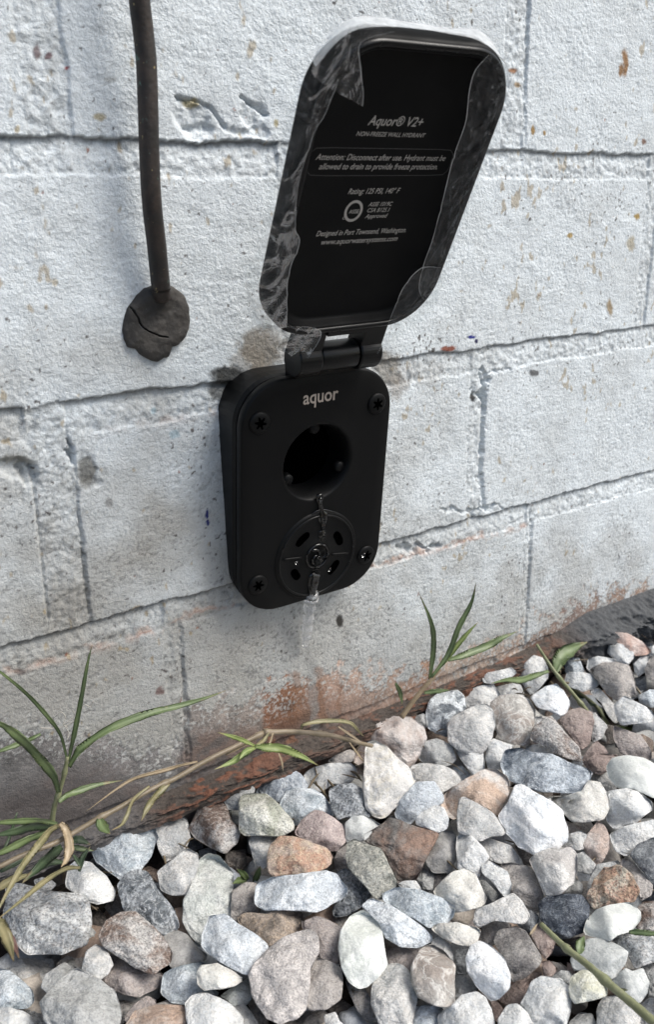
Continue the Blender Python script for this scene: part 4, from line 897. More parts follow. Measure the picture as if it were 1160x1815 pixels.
# drain cover
DC = (.0014, -.0352); DR = .0245
mesh('drain_cover', *loft([ring(circ(DC, DR+.0008), .0199), ring(circ(DC, DR+.0003), .0206), ring(circ(DC, DR-.0006), .0210), ring(circ(DC, DR-.0022), .0209), ring(circ(DC, DR-.0028), .0206), ring(circ(DC, .009), .0206), ring(circ(DC, .0085), .0210), ring(circ(DC, .006), .0211), ring(circ(DC, .0055), .0207)], False, True), M_BLK, HYD)
for a, w in ((128, 1.), (28, 1.), (212, .8), (318, 1.)):
    r_ = math.radians(a); cx_, cz_ = DC[0]+.0150*math.cos(r_), DC[1]+.0150*math.sin(r_); pts = []
    for k in range(24):
        b_ = 2*math.pi*k/24; l = .0042*w*math.copysign(abs(math.cos(b_))**.6, math.cos(b_)); q = .0019*math.copysign(abs(math.sin(b_))**.8, math.sin(b_))
        rr = .0150+q; aa = r_+l/.0150; pts.append((DC[0]+rr*math.cos(aa), DC[1]+rr*math.sin(aa)))
    pts = np.array(pts); c_ = pts.mean(0)
    mesh('drain_slot', *loft([ring(c_+(pts-c_)*1.12, .02062), ring(c_+(pts-c_)*1.1, .02085), ring(pts, .02085), ring(pts, .02068)], False, True), M_SLOT, HYD)
for a in (80, 172, 262, 350):
    r_ = math.radians(a); P = np.array([[DC[0]+q*math.cos(r_), .0207, DC[1]+q*math.sin(r_)] for q in np.linspace(.0095, .0205, 6)])
    mesh('drain_rib', *tube(hw(P), .0006, 8), M_BLK, HYD)
a_ = np.linspace(0, 2*math.pi, 41); mesh('drain_collar', *tube(hw(np.c_[DC[0]+.0066*np.cos(a_), np.full(41, .0212), DC[1]+.0066*np.sin(a_)]), .0007, 8), M_WETB, HYD)
a_ = np.linspace(0, 2*math.pi, 81); mesh('drain_collar', *tube(hw(np.c_[DC[0]+.0229*np.cos(a_), np.full(81, .0209), DC[1]+.0229*np.sin(a_)]), .00055, 8), M_HINGE, HYD)
# hub swirl
sw = []
for k in range(3):
    P = [(DC[0]+.0012*q*math.cos(k*2.09+q*.55), .0212+.0004*math.sin(q), DC[1]+.0012*q*math.sin(k*2.09+q*.55)) for q in np.linspace(.5, 4.2, 10)]
    sw.append(tube(hw(np.array(P)), np.linspace(.0005, .0009, 10), 8))
mesh('drain_hub', *join(sw), M_WETB, HYD)

def lump(pts, name, t=.0205):
    q = plate_px([(a, b) for a, b, r in pts], t); P = hw(np.c_[q[:, 0], np.full(len(q), t), q[:, 1]])
    Q = spline(P, 6); R = np.interp(np.linspace(0, 1, len(Q)), np.linspace(0, 1, len(pts)), [r for a, b, r in pts]); v, f = tube(Q, R, 14)
    c = np.repeat(Q, 14, 0); nrm = -HR[:, 1]; d = v-c; v = c+d-np.outer(d@nrm, nrm)*.55
    mesh(name, v, f, M_WETB, HYD)
def plate_px(px, t=.02):
    d = rays(px)@HR; c = (CAM-HO)@HR; k = (-t-c[1])/d[:, 1]; P = c+d*k[:, None]; return P[:, [0, 2]]
lump([(566, 876, .0016), (567, 884, .0024), (568, 893, .0013), (570, 905, .0014), (572, 914, .0034), (573, 922, .0030), (573, 934, .0012)], 'retaining_strap')
lump([(553, 912, .0004), (563, 907, .0010), (575, 906, .0013), (590, 909, .0010), (598, 912, .0004)], 'retaining_strap')
lump([(569, 940, .0014), (570, 948, .0026), (569, 955, .0014), (567, 966, .0012)], 'retaining_strap')
lump([(560, 1012, .0006), (557, 1020, .0034), (555, 1034, .0036), (553, 1050, .0024), (551, 1062, .0009)], 'drip_lip')
# hinge + lid
TH = .506; LC = .0092
HY, HZ = -.0325, .1175
su = np.array([1., 0, 0]); ss = np.array([0, -math.sin(TH), math.cos(TH)])
cph, sph = math.cos(LC), math.sin(LC)
LU = cph*su+sph*ss; LS = -sph*su+cph*ss; LN = np.cross(LU, LS)          # LN faces the viewer
LO = np.array([-.0133, HY, HZ])
def lw(u, s, n=0.): return LO+np.multiply.outer(u, LU)+np.multiply.outer(s, LS)+np.multiply.outer(n, LN)
def lid_px(px, n=0.):
    d = rays(px); o = CAM-LO-n*LN; k = -(o@LN)/(d@LN); P = o+d*k[:, None] if np.ndim(k) else o+d*k
    return np.c_[P@LU, P@LS]
LW, LB, LT, LR = .0440, .0185, .1392, .0235
LCX = .0
def lring(ins, n, c=(0., .08)):
    o2 = rrect(LW-ins, LB+ins, LT-ins, LR-ins*.6, 160, c); return lw(o2[:, 0]+LCX, o2[:, 1], np.full(len(o2), n))
LIDR = empty('lid', tuple(LO-np.array(HYD.location))); LIDR.parent = HYD
mesh('lid_shell', *loft([lring(.009, -.0046), lring(.0045, -.0040), lring(.0015, -.0024), lring(.0002, -.0006), lring(0, .0006), lring(.0003, .0070), lring(.0009, .0084), lring(.0018, .0089),
                         lring(.0040, .0089), lring(.0045, .0085), lring(.0049, .0078), lring(.0054, .0052), lring(.0060, .0043), lring(.0070, .0040), lring(.02, .0040), lring(.035, .0040)], True, True), M_LID, LIDR)
rim_ = mesh('rim_gasket', *loft([lring(.0012, .0086), lring(.0014, .0093), lring(.0020, .0098), lring(.0030, .0098), lring(.0036, .0093), lring(.0038, .0086)], False, False), M_RIM, LIDR)
# hinge: two knuckles on the lid, a barrel on the plate
def cyl_x(x0, x1, y, z, r, n=40, cap=.0008):
    a = np.linspace(0, 2*math.pi, n, endpoint=False); rg = []
    for x, rr in ((x0, r-cap), (x0+cap*.5, r-cap*.2), (x0+cap, r), (x1-cap, r), (x1-cap*.5, r-cap*.2), (x1, r-cap)):
        rg.append(np.c_[np.full(n, x), y+rr*np.cos(a), z+rr*np.sin(a)])
    return loft(rg, True, True)
HX = -.0126; ky, kz = -.0330, .1170
def knuckle(xa, xb):
    """side profile: round eye round the pin with an arm that sweeps up into the lid edge"""
    a = np.linspace(math.radians(150), math.radians(395), 26)
    eye = [(ky+.0078*math.cos(t), kz+.0078*math.sin(t)) for t in a]
    base = LO+LS*(LB+.004)
    arm = [(base[1]+LN[1]*.0045, base[2]+LN[2]*.0045), (base[1]-LN[1]*.0050, base[2]-LN[2]*.0050)]
    # outward side of the lid faces the wall side (smaller |y|)
    prof = np.array(eye+[arm[1], arm[0]])
    c = prof.mean(0); rg = []
    for x, k in ((xa, .94), (xa+.0008, 1.), (xb-.0008, 1.), (xb, .94)):
        q = c+(prof-c)*k; rg.append(np.c_[np.full(len(q), x), q[:, 0], q[:, 1]])
    return loft(rg, True, True)
mesh('hinge_knuckle', *knuckle(HX-.0195, HX-.0075), M_HINGE, LIDR, smooth=False)
mesh('hinge_knuckle', *knuckle(HX+.0140, HX+.0260), M_HINGE, LIDR, smooth=False)
bv, bf = box(np.zeros(3), np.array([.0215, .0062, .0045])); bv = LO+LS*(LB-.0012)+LN*.0030+LU*.0035+bv@np.array([LU, LN, LS])
mesh('hinge_bridge', bv, bf, M_HINGE, LIDR, smooth=False)
mesh('hinge_barrel', *cyl_x(HX-.0072, HX+.0137, ky, kz, .0070), M_HINGE, HYD)
v1, f1 = box(np.array([HX+.002, -.0235, .1105]), np.array([.034, .010, .0060])); v2, f2 = box(np.array([HX+.0032, -.030, .1125]), np.array([.0200, .006, .006]))
mesh('hinge_leaf', *join([(v1, f1), (v2, f2)]), M_HINGE, HYD, smooth=False)

# lettering
def text_mesh(body, shear=0., offset=0.):
    cu = bpy.data.curves.new('t', 'FONT'); cu.body = body; cu.size = 1; cu.shear = shear; cu.offset = offset; cu.resolution_u = 3
    o = bpy.data.objects.new('t', cu); COL.objects.link(o)
    bpy.context.view_layer.update(); dg = bpy.context.evaluated_depsgraph_get()
    me = bpy.data.meshes.new_from_object(o.evaluated_get(dg))
    V = np.array([v.co[:] for v in me.vertices]); F = [tuple(p.vertices) for p in me.polygons]
    bpy.data.objects.remove(o); bpy.data.curves.remove(cu); bpy.data.meshes.remove(me)
    return V[:, :2], F
CAPH = .73
def put_text(body, x0, x1, yb, capx, shear=.2, offset=.008, name='lettering'):
    """text whose baseline runs from photo x0 to x1 about height yb, cap height capx photo px"""
    V, F = text_mesh(body, shear, offset)
    q = lid_px([(x0, yb), (x1, yb), ((x0+x1)/2, yb), ((x0+x1)/2, yb-capx)], .0041)
    uc = (q[0, 0]+q[1, 0])/2; wu = q[1, 0]-q[0, 0]; s0 = q[2, 1]; hh = q[3, 1]-q[2, 1]
    mn, mx = V[:, 0].min(), V[:, 0].max()
    u = (V[:, 0]-(mn+mx)/2)*wu/(mx-mn)+uc; s = s0+V[:, 1]*hh/CAPH
    return mesh(name, lw(u, s, np.full(len(u), .00418)), F, M_INK, LIDR, smooth=False)
put_text('Aquor\u00ae V2+', 651, 749, 223, 18, .3)
put_text('NON-FREEZE WALL HYDRANT', 631, 754, 242, 8, .3)
put_text('Attention: Disconnect after use. Hydrant must be', 559, 789, 284, 11, .3, .006)
put_text('allowed to drain to provide freeze protection.', 565, 775, 300, 11, .3, .006)
put_text('Rating: 125 PSI, 140\u00b0 F', 617, 708, 343, 10, .3)
put_text('ASSE 1019C', 653, 695, 365, 7.5, .3); put_text('CSA B125.1', 651, 690, 375.5, 7.5, .3); put_text('Approved', 647, 686, 386, 7.5, .3)
put_text('C', 607, 612, 389, 6, .3)
put_text('Designed in Port Townsend, Washington.', 561, 718, 415, 9.5, .3)
put_text('www.aquorwatersystems.com', 570, 703, 430, 9.5, .3)
put_text('ASSE', 618.5, 635.5, 378, 7, 0., .01, 'approval_emblem')
def outline(uv, w, closed=True, matl=M_INK, name='printed_ring'):
    uv = np.asarray(uv); n = len(uv); V = []; F = []
    for i in range(n):
        t = uv[(i+1) % n]-uv[i-1]; t /= np.linalg.norm(t); nn = np.array([-t[1], t[0]])
        V += [uv[i]+nn*w, uv[i]-nn*w]
    V = np.array(V)
    for i in range(n):
        j = (i+1) % n; F.append((2*i, 2*j, 2*j+1, 2*i+1))
    return mesh(name, lw(V[:, 0], V[:, 1], np.full(len(V), .00416)), F, matl, LIDR, smooth=False)
ec = lid_px([(627, 374)], .0041)[0]; outline(np.c_[ec[0]+.0037*np.cos(np.linspace(0, 6.283, 40, endpoint=False)), ec[1]+.0040*np.sin(np.linspace(0, 6.283, 40, endpoint=False))], .00055, name='approval_emblem')
bx = lid_px([(546, 287), (800, 287), (673, 263), (673, 311)], .0041)
bxl, bxr, bxt, bxb = bx[0, 0], bx[1, 0], bx[2, 1], bx[3, 1]
rr_ = rrect((bxr-bxl)/2, bxb, bxt, .0035, 120, (0., (bxb+bxt)/2)); outline(np.c_[rr_[:, 0]+(bxl+bxr)/2, rr_[:, 1]], .00013, matl=M_INK2, name='printed_border')
# logo on the face plate
def plate_px(px, t=.02):
    d = rays(px)@HR; c = (CAM-HO)@HR; k = (-t-c[1])/d[:, 1]; P = c+d*k[:, None]; return P[:, [0, 2]]
V, F = text_mesh('aquor', 0., .014); q = plate_px([(537.5, 712), (599.5, 703), (568, 713), (568, 695)])
wu = q[1, 0]-q[0, 0]; mn, mx = V[:, 0].min(), V[:, 0].max(); u = (V[:, 0]-(mn+mx)/2)*wu/(mx-mn)+(q[0, 0]+q[1, 0])/2; s = .0487+V[:, 1]*.0095
mesh('logo', hw(np.c_[u, np.full(len(u), .02018), s]), F, M_LOGO, PLATE, smooth=False)

# ------------------------------------------------------------------ protective film on the lid
def film(name, inner, outer, n_in=.0112, n_out=.0108, N=110, M=18, wr=.0013, seed=0, matl=None, wrap=.0):
    """quad sheet between two photo-pixel polylines lying just in front of the lid"""
    def samp(P, n):
        P = np.asarray(P, float); d = np.r_[0, np.cumsum(np.hypot(*np.diff(P, axis=0).T))]; t = np.linspace(0, d[-1], n)
        return np.c_[np.interp(t, d, P[:, 0]), np.interp(t, d, P[:, 1])]
    A = lid_px(samp(spline(inner, 6), N), n_in); B = lid_px(samp(spline(outer, 6), N), n_out); V = []
    rows = []; KK = np.r_[0, .018, np.linspace(.05, 1, M-2)]
    for j in range(M):
        k = KK[j]; P = A*(1-k)+B*k; rows.append(P)
    R_ = np.array(rows); K = KK[:, None]*np.ones(N)
    nz = fbm(np.stack([R_[..., 0].ravel()*90, R_[..., 1].ravel()*38, np.full(R_[..., 0].size, seed+.5)], 1), 3).reshape(M, N)
    rid = (1-np.abs(fbm(np.stack([R_[..., 0].ravel()*70, R_[..., 1].ravel()*45, np.full(R_[..., 0].size, seed+9.5)], 1), 2).reshape(M, N))*3.2).clip(0, 1)
    n = n_in*(1-K)+n_out*K+(nz*wr*.7+rid**4*wr*1.1)*(.35+.65*K)-wrap*K**4
    V = lw(R_[..., 0], R_[..., 1], n).reshape(-1, 3)
    i = np.arange(M*N).reshape(M, N)
    F = np.stack([i[:-1, :-1].ravel(), i[:-1, 1:].ravel(), i[1:, 1:].ravel(), i[1:, :-1].ravel()], 1)
    o = mesh(name, V, F, matl or M_FILM, LIDR)
    if matl is None:
        o.data.materials.append(M_MILK); mi = np.zeros(len(F), np.int32); mi[:N-1] = 1; o.data.polygons.foreach_set('material_index', mi)
    return o
film('protective_film', [(700, 56), (641, 75), (641, 125), (645, 165), (643, 188)], [(640, 40), (590, 72), (552, 112), (560, 138), (605, 168)], seed=1, wr=.002)
film('protective_film', [(600, 140), (578, 200), (556, 240), (530, 325), (523, 400), (532, 430), (512, 490), (508, 580)], [(548, 130), (528, 190), (508, 265), (482, 370), (470, 440), (446, 490), (446, 540), (470, 590)], seed=2, wr=.0016, wrap=.004)
film('protective_film', [(488, 582), (535, 578), (571, 590), (545, 638)], [(444, 555), (466, 598), (505, 625), (545, 638)], seed=3, wr=.002, n_out=.004)
film('protective_film', [(868, 96), (842, 125), (831, 165), (826, 215), (806, 275), (786, 350), (768, 420), (748, 480), (744, 515), (757, 538)], [(896, 108), (902, 150), (884, 235), (862, 292), (842, 352), (822, 400), (800, 455), (788, 490), (778, 520), (757, 538)], seed=4, wr=.0016)
film('protective_film', [(782, 474), (748, 474), (718, 505), (700, 545), (683, 592)], [(790, 488), (775, 535), (745, 570), (712, 592), (668, 628)], seed=5, wr=.001)
film('film_edge', [(560, 118), (600, 72), (641, 50), (720, 48), (800, 60), (850, 72), (893, 105)], [(552, 105), (590, 52), (640, 28), (720, 38), (800, 50), (858, 58), (906, 128)], n_in=.007, n_out=-.003, seed=6, wr=.001, matl=M_MILK, M=8)

# ------------------------------------------------------------------ water
def water():
    P = [(567, 882), (569, 900), (572, 915), (573, 935), (574, 950), (573, 965), (570, 985), (562, 1000), (560, 1015), (556, 1035), (553, 1052)]
    q = plate_px(P, .021); th = np.full(len(P), .0212); L3 = spline(hw(np.c_[q[:, 0], th, q[:, 1]]), 5); n = len(L3)
    rs = np.random.RandomState(2); R = np.interp(np.linspace(0, 1, n), [0, .1, .2, .35, .5, .6, .7, .85, 1], [.0014, .0007, .0020, .0012, .0018, .0030, .0018, .0032, .0024])*(1+.05*rs.randn(n).clip(-1, 1))*.8
    parts = [tube(L3, R, 12)]
    # stream dropping from the lip
    e = hw(np.c_[q[-1:, 0], [.0205], q[-1:, 1]])[0]
    S = on_y([(552, 1058), (549, 1075), (547, 1095), (545, 1112), (543, 1128), (541, 1145)], np.array([-.0125, -.0105, -.0085, -.0065, -.005, -.004]))
    S = spline(np.vstack([L3[-1], S]), 6); r_ = np.interp(np.linspace(0, 1, len(S)), [0, .15, .4, .7, 1], [.0030, .0042, .0030, .0032, .0016])*(1+.14*np.sin(np.arange(len(S))*1.1))
    parts.append(tube(S, r_, 12))
    for px_, t, r0 in (((496, 1076), .012, .0013), ((585, 1010), .0212, .0008), ((526, 998), .0212, .0008), ((645, 984), .0222, .0012)):
        c = hw([[*plate_px([px_], t)[0][[0]], t, plate_px([px_], t)[0][1]]])[0]
        U, F = ICO[3]; parts.append((c+U*r0*np.array([1, .7, 1.2]), [tuple(f) for f in F]))
    nf0, nf1 = len(parts[0][1]), len(parts[1][1])
    V, F = join(parts)
    o = mesh('water_trickle', V, F, M_WATER, origin=V.mean(0)); o.data.materials.append(water_mat(.84)); mi = np.zeros(len(F), np.int32); mi[nf0:nf0+nf1] = 1; o.data.polygons.foreach_set('material_index', mi); setp(o, 'clear trickle of water running down the black plate and off its lower edge', 'water')
water()

# ------------------------------------------------------------------ pipe and putty
def pipe_mat():
    m, nt, b = mat('weathered_copper'); v = coords(nt, False)
    n1 = noise(nt, v, 80, 5, .6, .5)
    c = mixc(nt, ramp(nt, n1, [(.4, 0), (.65, 1)]), (.026, .023, .021), (.055, .040, .033))
    c = mixc(nt, ramp(nt, noise(nt, v, 230, 3, .6), [(.66, 0), (.72, .7)]), c, (.12, .22, .18))
    c = mixc(nt, ramp(nt, noise(nt, v, 350, 2), [(.70, 0), (.74, .8)]), c, (.30, .24, .12))
    lk(nt, c, b.inputs['Base Color']); b.inputs['Metallic'].default_value = .25; b.inputs['Roughness'].default_value = .5
    bump(nt, b, noise(nt, v, 500, 4), .0004, .6); return m
def putty_mat():
    m, nt, b = mat('putty'); v = coords(nt, False)
    c = mixc(nt, ramp(nt, noise(nt, v, 70, 4), [(.35, 0), (.65, 1)]), (.030, .028, .026), (.062, .056, .050))
    c = mixc(nt, ramp(nt, noise(nt, v, 420, 3, .7, 1.), [(.64, 0), (.72, .6)]), c, (.20, .19, .17))
    lk(nt, c, b.inputs['Base Color']); b.inputs['Roughness'].default_value = .75
    bump(nt, b, noise(nt, v, 330, 4, .6), .0008, .7); return m
pp_ = [(243, -60), (247, 0), (253, 50), (259, 108), (262, 182), (264, 255), (267, 330), (271, 380), (277, 430), (282, 480), (285, 508), (286, 525)]
yy_ = [-.016, -.015, -.014, -.0135, -.013, -.0125, -.012, -.011, -.0095, -.008, -.007, -.004]
Pp = spline(on_y(pp_, np.array(yy_)), 8)
Pp = np.vstack([Pp[0]+np.array([-.004, -.001, .25]), Pp])
rad_ = np.full(len(Pp), .0041)
o = mesh('copper_pipe', *tube(Pp, rad_, 24), pipe_mat(), origin=on_y([(286, 525)], -.004)[0])
setp(o, 'dark weathered copper pipe running down the white wall into a putty lump', 'pipe')
def putty():
    z = [(105, 1550), (150, 1460), (215, 1400), (270, 1385), (330, 1388), (400, 1440), (430, 1540), (415, 1620), (370, 1680), (340, 1690), (325, 1740), (300, 1745), (265, 1765), (210, 1745), (160, 1700), (120, 1690), (98, 1630)]
    px = [(180+a*.3636, b*.3636) for a, b in z]; W_ = on_y(px, 0.)[:, [0, 2]]; c = W_.mean(0); N = 240
    q = W_-c; th = np.linspace(0, 2*math.pi, N, endpoint=False); an = np.arctan2(q[:, 1], q[:, 0]) % (2*math.pi); o_ = np.argsort(an); rr = np.hypot(*q.T)
    r = np.interp(th, np.r_[an[o_]-2*math.pi, an[o_], an[o_]+2*math.pi], np.tile(rr[o_], 3)); r = .25*np.roll(r, 1)+.5*r+.25*np.roll(r, -1)
    r = r*(1+.02*perlin(np.c_[np.cos(th)*6, np.sin(th)*6, 0*th]))
    crack = on_y([(180+a*.3636, b*.3636) for a, b in ((138, 1490), (160, 1515), (180, 1545), (190, 1575), (207, 1598), (232, 1615), (265, 1630), (300, 1642), (325, 1645))], -.004)[:, [0, 2]]
    rings = []
    for k in np.linspace(1.0, 0.0, 64):
        X = c[0]+r*k*np.cos(th); Z = c[1]+r*k*np.sin(th)
        hgt = .0032*(1-k**9)**.5 if k < 1 else -.002
        hh = np.full(N, hgt)+(.0007*fbm(np.c_[X*130, Z*130, 0*X], 3) if k < .99 else 0)
        if k < .97:
            d = seg_dist(X*1e3+.5*perlin(np.c_[X*500, Z*500, 0*X]), Z*1e3, crack*1e3)
            hh = hh-.0030*sst(.42, .12, d)*sst(1, .9, k)
            # raised shoulder round the pipe
            e = np.hypot(X-Pp[-6][0], (Z-Pp[-4][2])*.8); hh = hh+.0022*sst(.008, .003, e)
        rings.append(np.c_[X, -hh, Z])
    o = mesh('putty_seal', *loft(rings, False, False), putty_mat(), origin=(c[0], 0, c[1])); setp(o, 'cracked dark grey putty lump on the wall around the pipe end', 'putty')
putty()

# ------------------------------------------------------------------ plants
LG = leaf_mat('grass_green', (.070, .105, .038), (.115, .155, .062), (.16, .17, .07))
LD = leaf_mat('grass_dark', (.022, .042, .018), (.04, .065, .028))
LL = leaf_mat('grass_light', (.12, .17, .045), (.20, .24, .08), (.35, .33, .14))
LY = leaf_mat('grass_dry', (.12, .115, .05), (.20, .175, .09), (.34, .29, .17))
LT_ = leaf_mat('grass_tan', (.22, .165, .10), (.32, .25, .16), (.12, .09, .05))
LP = leaf_mat('grass_purple', (.10, .05, .05), (.16, .09, .07))
LS_ = leaf_mat('grass_stalk', (.16, .17, .085), (.24, .25, .14), (.3, .28, .2))
LRN = leaf_mat('runner_stalk', (.17, .135, .085), (.25, .20, .14), (.12, .08, .05))
def depth_pts(pts):
    """pts: (px,py,y)  ->  world"""
    return np.array([on_y([(a, b)], y)[0] for a, b, y in pts])
def blade(P3, wpx, matl, parent, name='leaf_blade', taper=1., fold=.35, twist=0., base=.45):
    P = spline(P3, 7); n = len(P); view = P-CAM; D = np.linalg.norm(view, axis=1); w = .88*wpx/2*D.mean()/FPX
    t = np.linspace(0, 1, n); prof = np.minimum(base+(1-base)*np.minimum(t*4, 1), np.clip((1-t)*2.4*taper, .03, 1)**.85)
    V = []
    for i in range(n):
        tg = P[min(i+1, n-1)]-P[max(i-1, 0)]; tg /= np.linalg.norm(tg)+1e-12
        vd = view[i]/D[i]; sd_ = np.cross(tg, vd); sd_ /= np.linalg.norm(sd_)+1e-9; nn = np.cross(sd_, tg)
        a = twist*math.sin(t[i]*3.1+.5)+.25*math.sin(i*.45+n); s2 = sd_*math.cos(a)+nn*math.sin(a); n2_ = np.cross(s2, tg); ww = w*prof[i]*(1+.05*math.sin(i*1.7))
        V += [P[i]-s2*ww, P[i]-s2*ww*.5+n2_*ww*fold*.6, P[i]+n2_*ww*fold, P[i]+s2*ww*.5+n2_*ww*fold*.6, P[i]+s2*ww, P[i]+n2_*(ww*fold+.00015+ww*.06)]
    F = []
    for i in range(n-1):
        for k in range(6):
            j = (k+1) % 6; F.append((i*6+k, i*6+j, (i+1)*6+j, (i+1)*6+k))
    F += [tuple(range(5, -1, -1)), tuple((n-1)*6+k for k in range(6))]
    gch = np.tile([0, .5, 1, .5, 0, .3], n); cc_ = np.c_[np.repeat(t*.78, 6), gch, np.zeros(6*n)]
    return mesh(name, np.array(V), F, matl, parent, col=cc_)
def stem(P3, w0, w1, matl, parent, name='stem', nodes=()):
    P = spline(P3, 8); D = np.linalg.norm(P-CAM, axis=1).mean(); n = len(P); R = np.linspace(w0, w1, n)/2*D/FPX
    for f in nodes: R = R*(1+.45*np.exp(-((np.arange(n)/(n-1)-f)*n/1.6)**2))
    R = R*(1+.04*np.sin(np.arange(n)*2.1)); return mesh(name, *tube(P, R, 10), matl, parent)
def Z_(pts, y0, y1):
    n = len(pts); return depth_pts([(a, b, y0+(y1-y0)*i/(n-1)) for i, (a, b) in enumerate(pts)])
def plant(name, px, y, label, cat):
    o = empty(name, tuple(on_y([px], y)[0])); setp(o, label, cat); return o
g = plant('grass_plant', (92, 1460), -.022, 'green grass plant at left with long pointed blades rising against the wall', 'grass')
stem(Z_([(90, 1470), (96, 1430), (104, 1405), (113, 1375), (119, 1341)], -.020, -.024), 9, 6, LS_, g, nodes=(.45, .8))
for pts, y0, y1, w, mt in (
    ([(121, 1350), (127, 1320), (133, 1293), (145, 1231), (155, 1176), (163, 1143)], -.024, -.030, 10, LG),
    ([(122, 1360), (134, 1338), (148, 1322), (193, 1292), (259, 1266), (317, 1251), (365, 1237), (400, 1224)], -.024, -.030, 16, LG),
    ([(119, 1348), (107, 1303), (83, 1269), (48, 1231), (0, 1191), (-45, 1160)], -.024, -.034, 8, LG),
    ([(104, 1406), (96, 1380), (79, 1355), (48, 1321), (21, 1297), (0, 1283), (-50, 1258)], -.024, -.045, 18, LG),
    ([(104, 1422), (118, 1410), (138, 1402), (172, 1391), (218, 1383)], -.024, -.020, 13, LG),
    ([(72, 1301), (54, 1310), (34, 1318), (0, 1331), (-35, 1341)], -.018, -.026, 10, LG),
    ([(102, 1460), (78, 1456), (52, 1455), (0, 1458), (-30, 1460)], -.024, -.05, 11, LG),
    ([(96, 1464), (64, 1464), (30, 1473), (-25, 1484)], -.024, -.05, 18, LD),
    ([(98, 1468), (70, 1480), (41, 1492), (0, 1512), (-30, 1526)], -.024, -.05, 14, LG),
    ([(110, 1500), (92, 1515), (69, 1536), (38, 1566)], -.026, -.045, 20, LD),
    ([(108, 1462), (92, 1470), (74, 1490), (41, 1533), (14, 1578), (-12, 1630)], -.03, -.075, 14, LY),
    ([(106, 1459), (117, 1472), (122, 1500), (118, 1522), (108, 1537)], -.034, -.048, 18, LT_),
    ([(143, 1538), (117, 1540), (79, 1562), (41, 1593), (-8, 1632)], -.045, -.08, 10, LY),
    ([(130, 1515), (138, 1528), (143, 1539)], -.042, -.045, 7, LD),
    ([(126, 1492), (140, 1488), (160, 1497)], -.028, -.03, 14, LD),
    ([(128, 1500), (142, 1504), (166, 1508)], -.028, -.03, 10, LG),
    ([(-12, 1628), (4, 1645), (14, 1670), (24, 1705)], -.085, -.09, 22, LY),
    ([(-4, 1632), (12, 1652), (24, 1675), (34, 1700)], -.082, -.085, 14, LP),
    ([(30, 1440), (14, 1490), (0, 1512)], -.02, -.03, 6, LD),
    ([(140, 1545), (146, 1520), (160, 1500)], -.035, -.03, 10, LD), ([(60, 1545), (90, 1528), (120, 1530)], -.032, -.03, 12, LD), ([(0, 1545), (40, 1520), (80, 1500)], -.035, -.028, 13, LD), ([(-10, 1580), (20, 1560), (60, 1548)], -.05, -.04, 14, LY)):
    blade(Z_(pts, y0, y1), w, mt, g, twist=.4)
hr = []
for pts in ([(100, 1268), (108, 1262), (116, 1272), (112, 1284), (120, 1290)], [(112, 1284), (122, 1278), (132, 1268), (128, 1258)], [(72, 1290), (90, 1291), (112, 1288), (134, 1276)], [(116, 1290), (122, 1300), (118, 1312)], [(140, 1262), (150, 1250), (160, 1252), (166, 1242)]):
    hr.append(tube(spline(Z_(pts, -.012, -.014), 6), .00022, 6))
mesh('dry_root', *join(hr), flat('pale_root', (.5, .47, .42)), g)
r = plant('grass_runner', (90, 1497), -.028, 'long brown grass runner lying along the foot of the wall', 'grass runner')
stem(Z_([(-20, 1545), (40, 1516), (90, 1497), (120, 1482), (172, 1452), (210, 1432), (245, 1412), (277, 1395), (310, 1380), (350, 1357), (380, 1341), (430, 1317), (467, 1299)], -.04, -.022), 8, 9, LRN, r, nodes=(.35, .62, .98))
stem(Z_([(467, 1299), (510, 1297), (549, 1299), (590, 1304), (630, 1315), (660, 1322)], -.022, -.03), 10, 7, LRN, r, nodes=(.02, .5))
for pts, y0, y1, w, mt in (
    ([(350, 1350), (320, 1357), (293, 1365), (241, 1379), (207, 1398), (150, 1440)], -.024, -.026, 8, LT_),
    ([(265, 1393), (237, 1417), (225, 1445), (215, 1462), (197, 1472)], -.03, -.045, 8, LY),
    ([(300, 1388), (280, 1407), (262, 1430), (250, 1456)], -.03, -.04, 15, LY),
    ([(176, 1450), (182, 1465), (195, 1478)], -.035, -.046, 20, LG),
    ([(534, 1292), (540, 1284), (573, 1278), (618, 1280), (636, 1296), (646, 1306)], -.028, -.034, 9, LY),
    ([(600, 1288), (625, 1305), (645, 1318)], -.026, -.034, 5, LT_),
    ([(494, 1335), (500, 1350), (502, 1368)], -.03, -.035, 4, LT_),
    ([(484, 1300), (478, 1318), (470, 1330)], -.026, -.03, 5, LT_), ([(400, 1338), (430, 1322), (468, 1303)], -.024, -.023, 6, LT_), ([(620, 1316), (634, 1335), (645, 1350)], -.03, -.034, 4, LT_)):
    blade(Z_(pts, y0, y1), w, mt, r, twist=.5)
s = plant('grass_sprig', (450, 1322), -.034, 'bright green five-leaved grass sprig in front of the rusty brick foot', 'grass sprig')
for pts, y0, y1, w, mt in (
    ([(452, 1322), (430, 1312), (410, 1305), (386, 1298)], -.034, -.036, 9, LL), ([(453, 1324), (430, 1338), (412, 1350), (380, 1364)], -.034, -.04, 13, LL),
    ([(450, 1326), (436, 1332), (424, 1346)], -.035, -.04, 12, LL), ([(452, 1323), (474, 1325), (500, 1327), (534, 1340), (565, 1357)], -.034, -.045, 17, LL), ([(454, 1322), (468, 1312), (478, 1296)], -.034, -.026, 9, LY)):
    blade(Z_(pts, y0, y1), w, mt, s)
g2 = plant('grass_tuft', (722, 1262), -.016, 'small upright green grass tuft growing out of the wall foot on the right', 'grass')
stem(Z_([(712, 1272), (735, 1240), (761, 1209), (780, 1185)], -.015, -.018), 9, 7, LT_, g2)
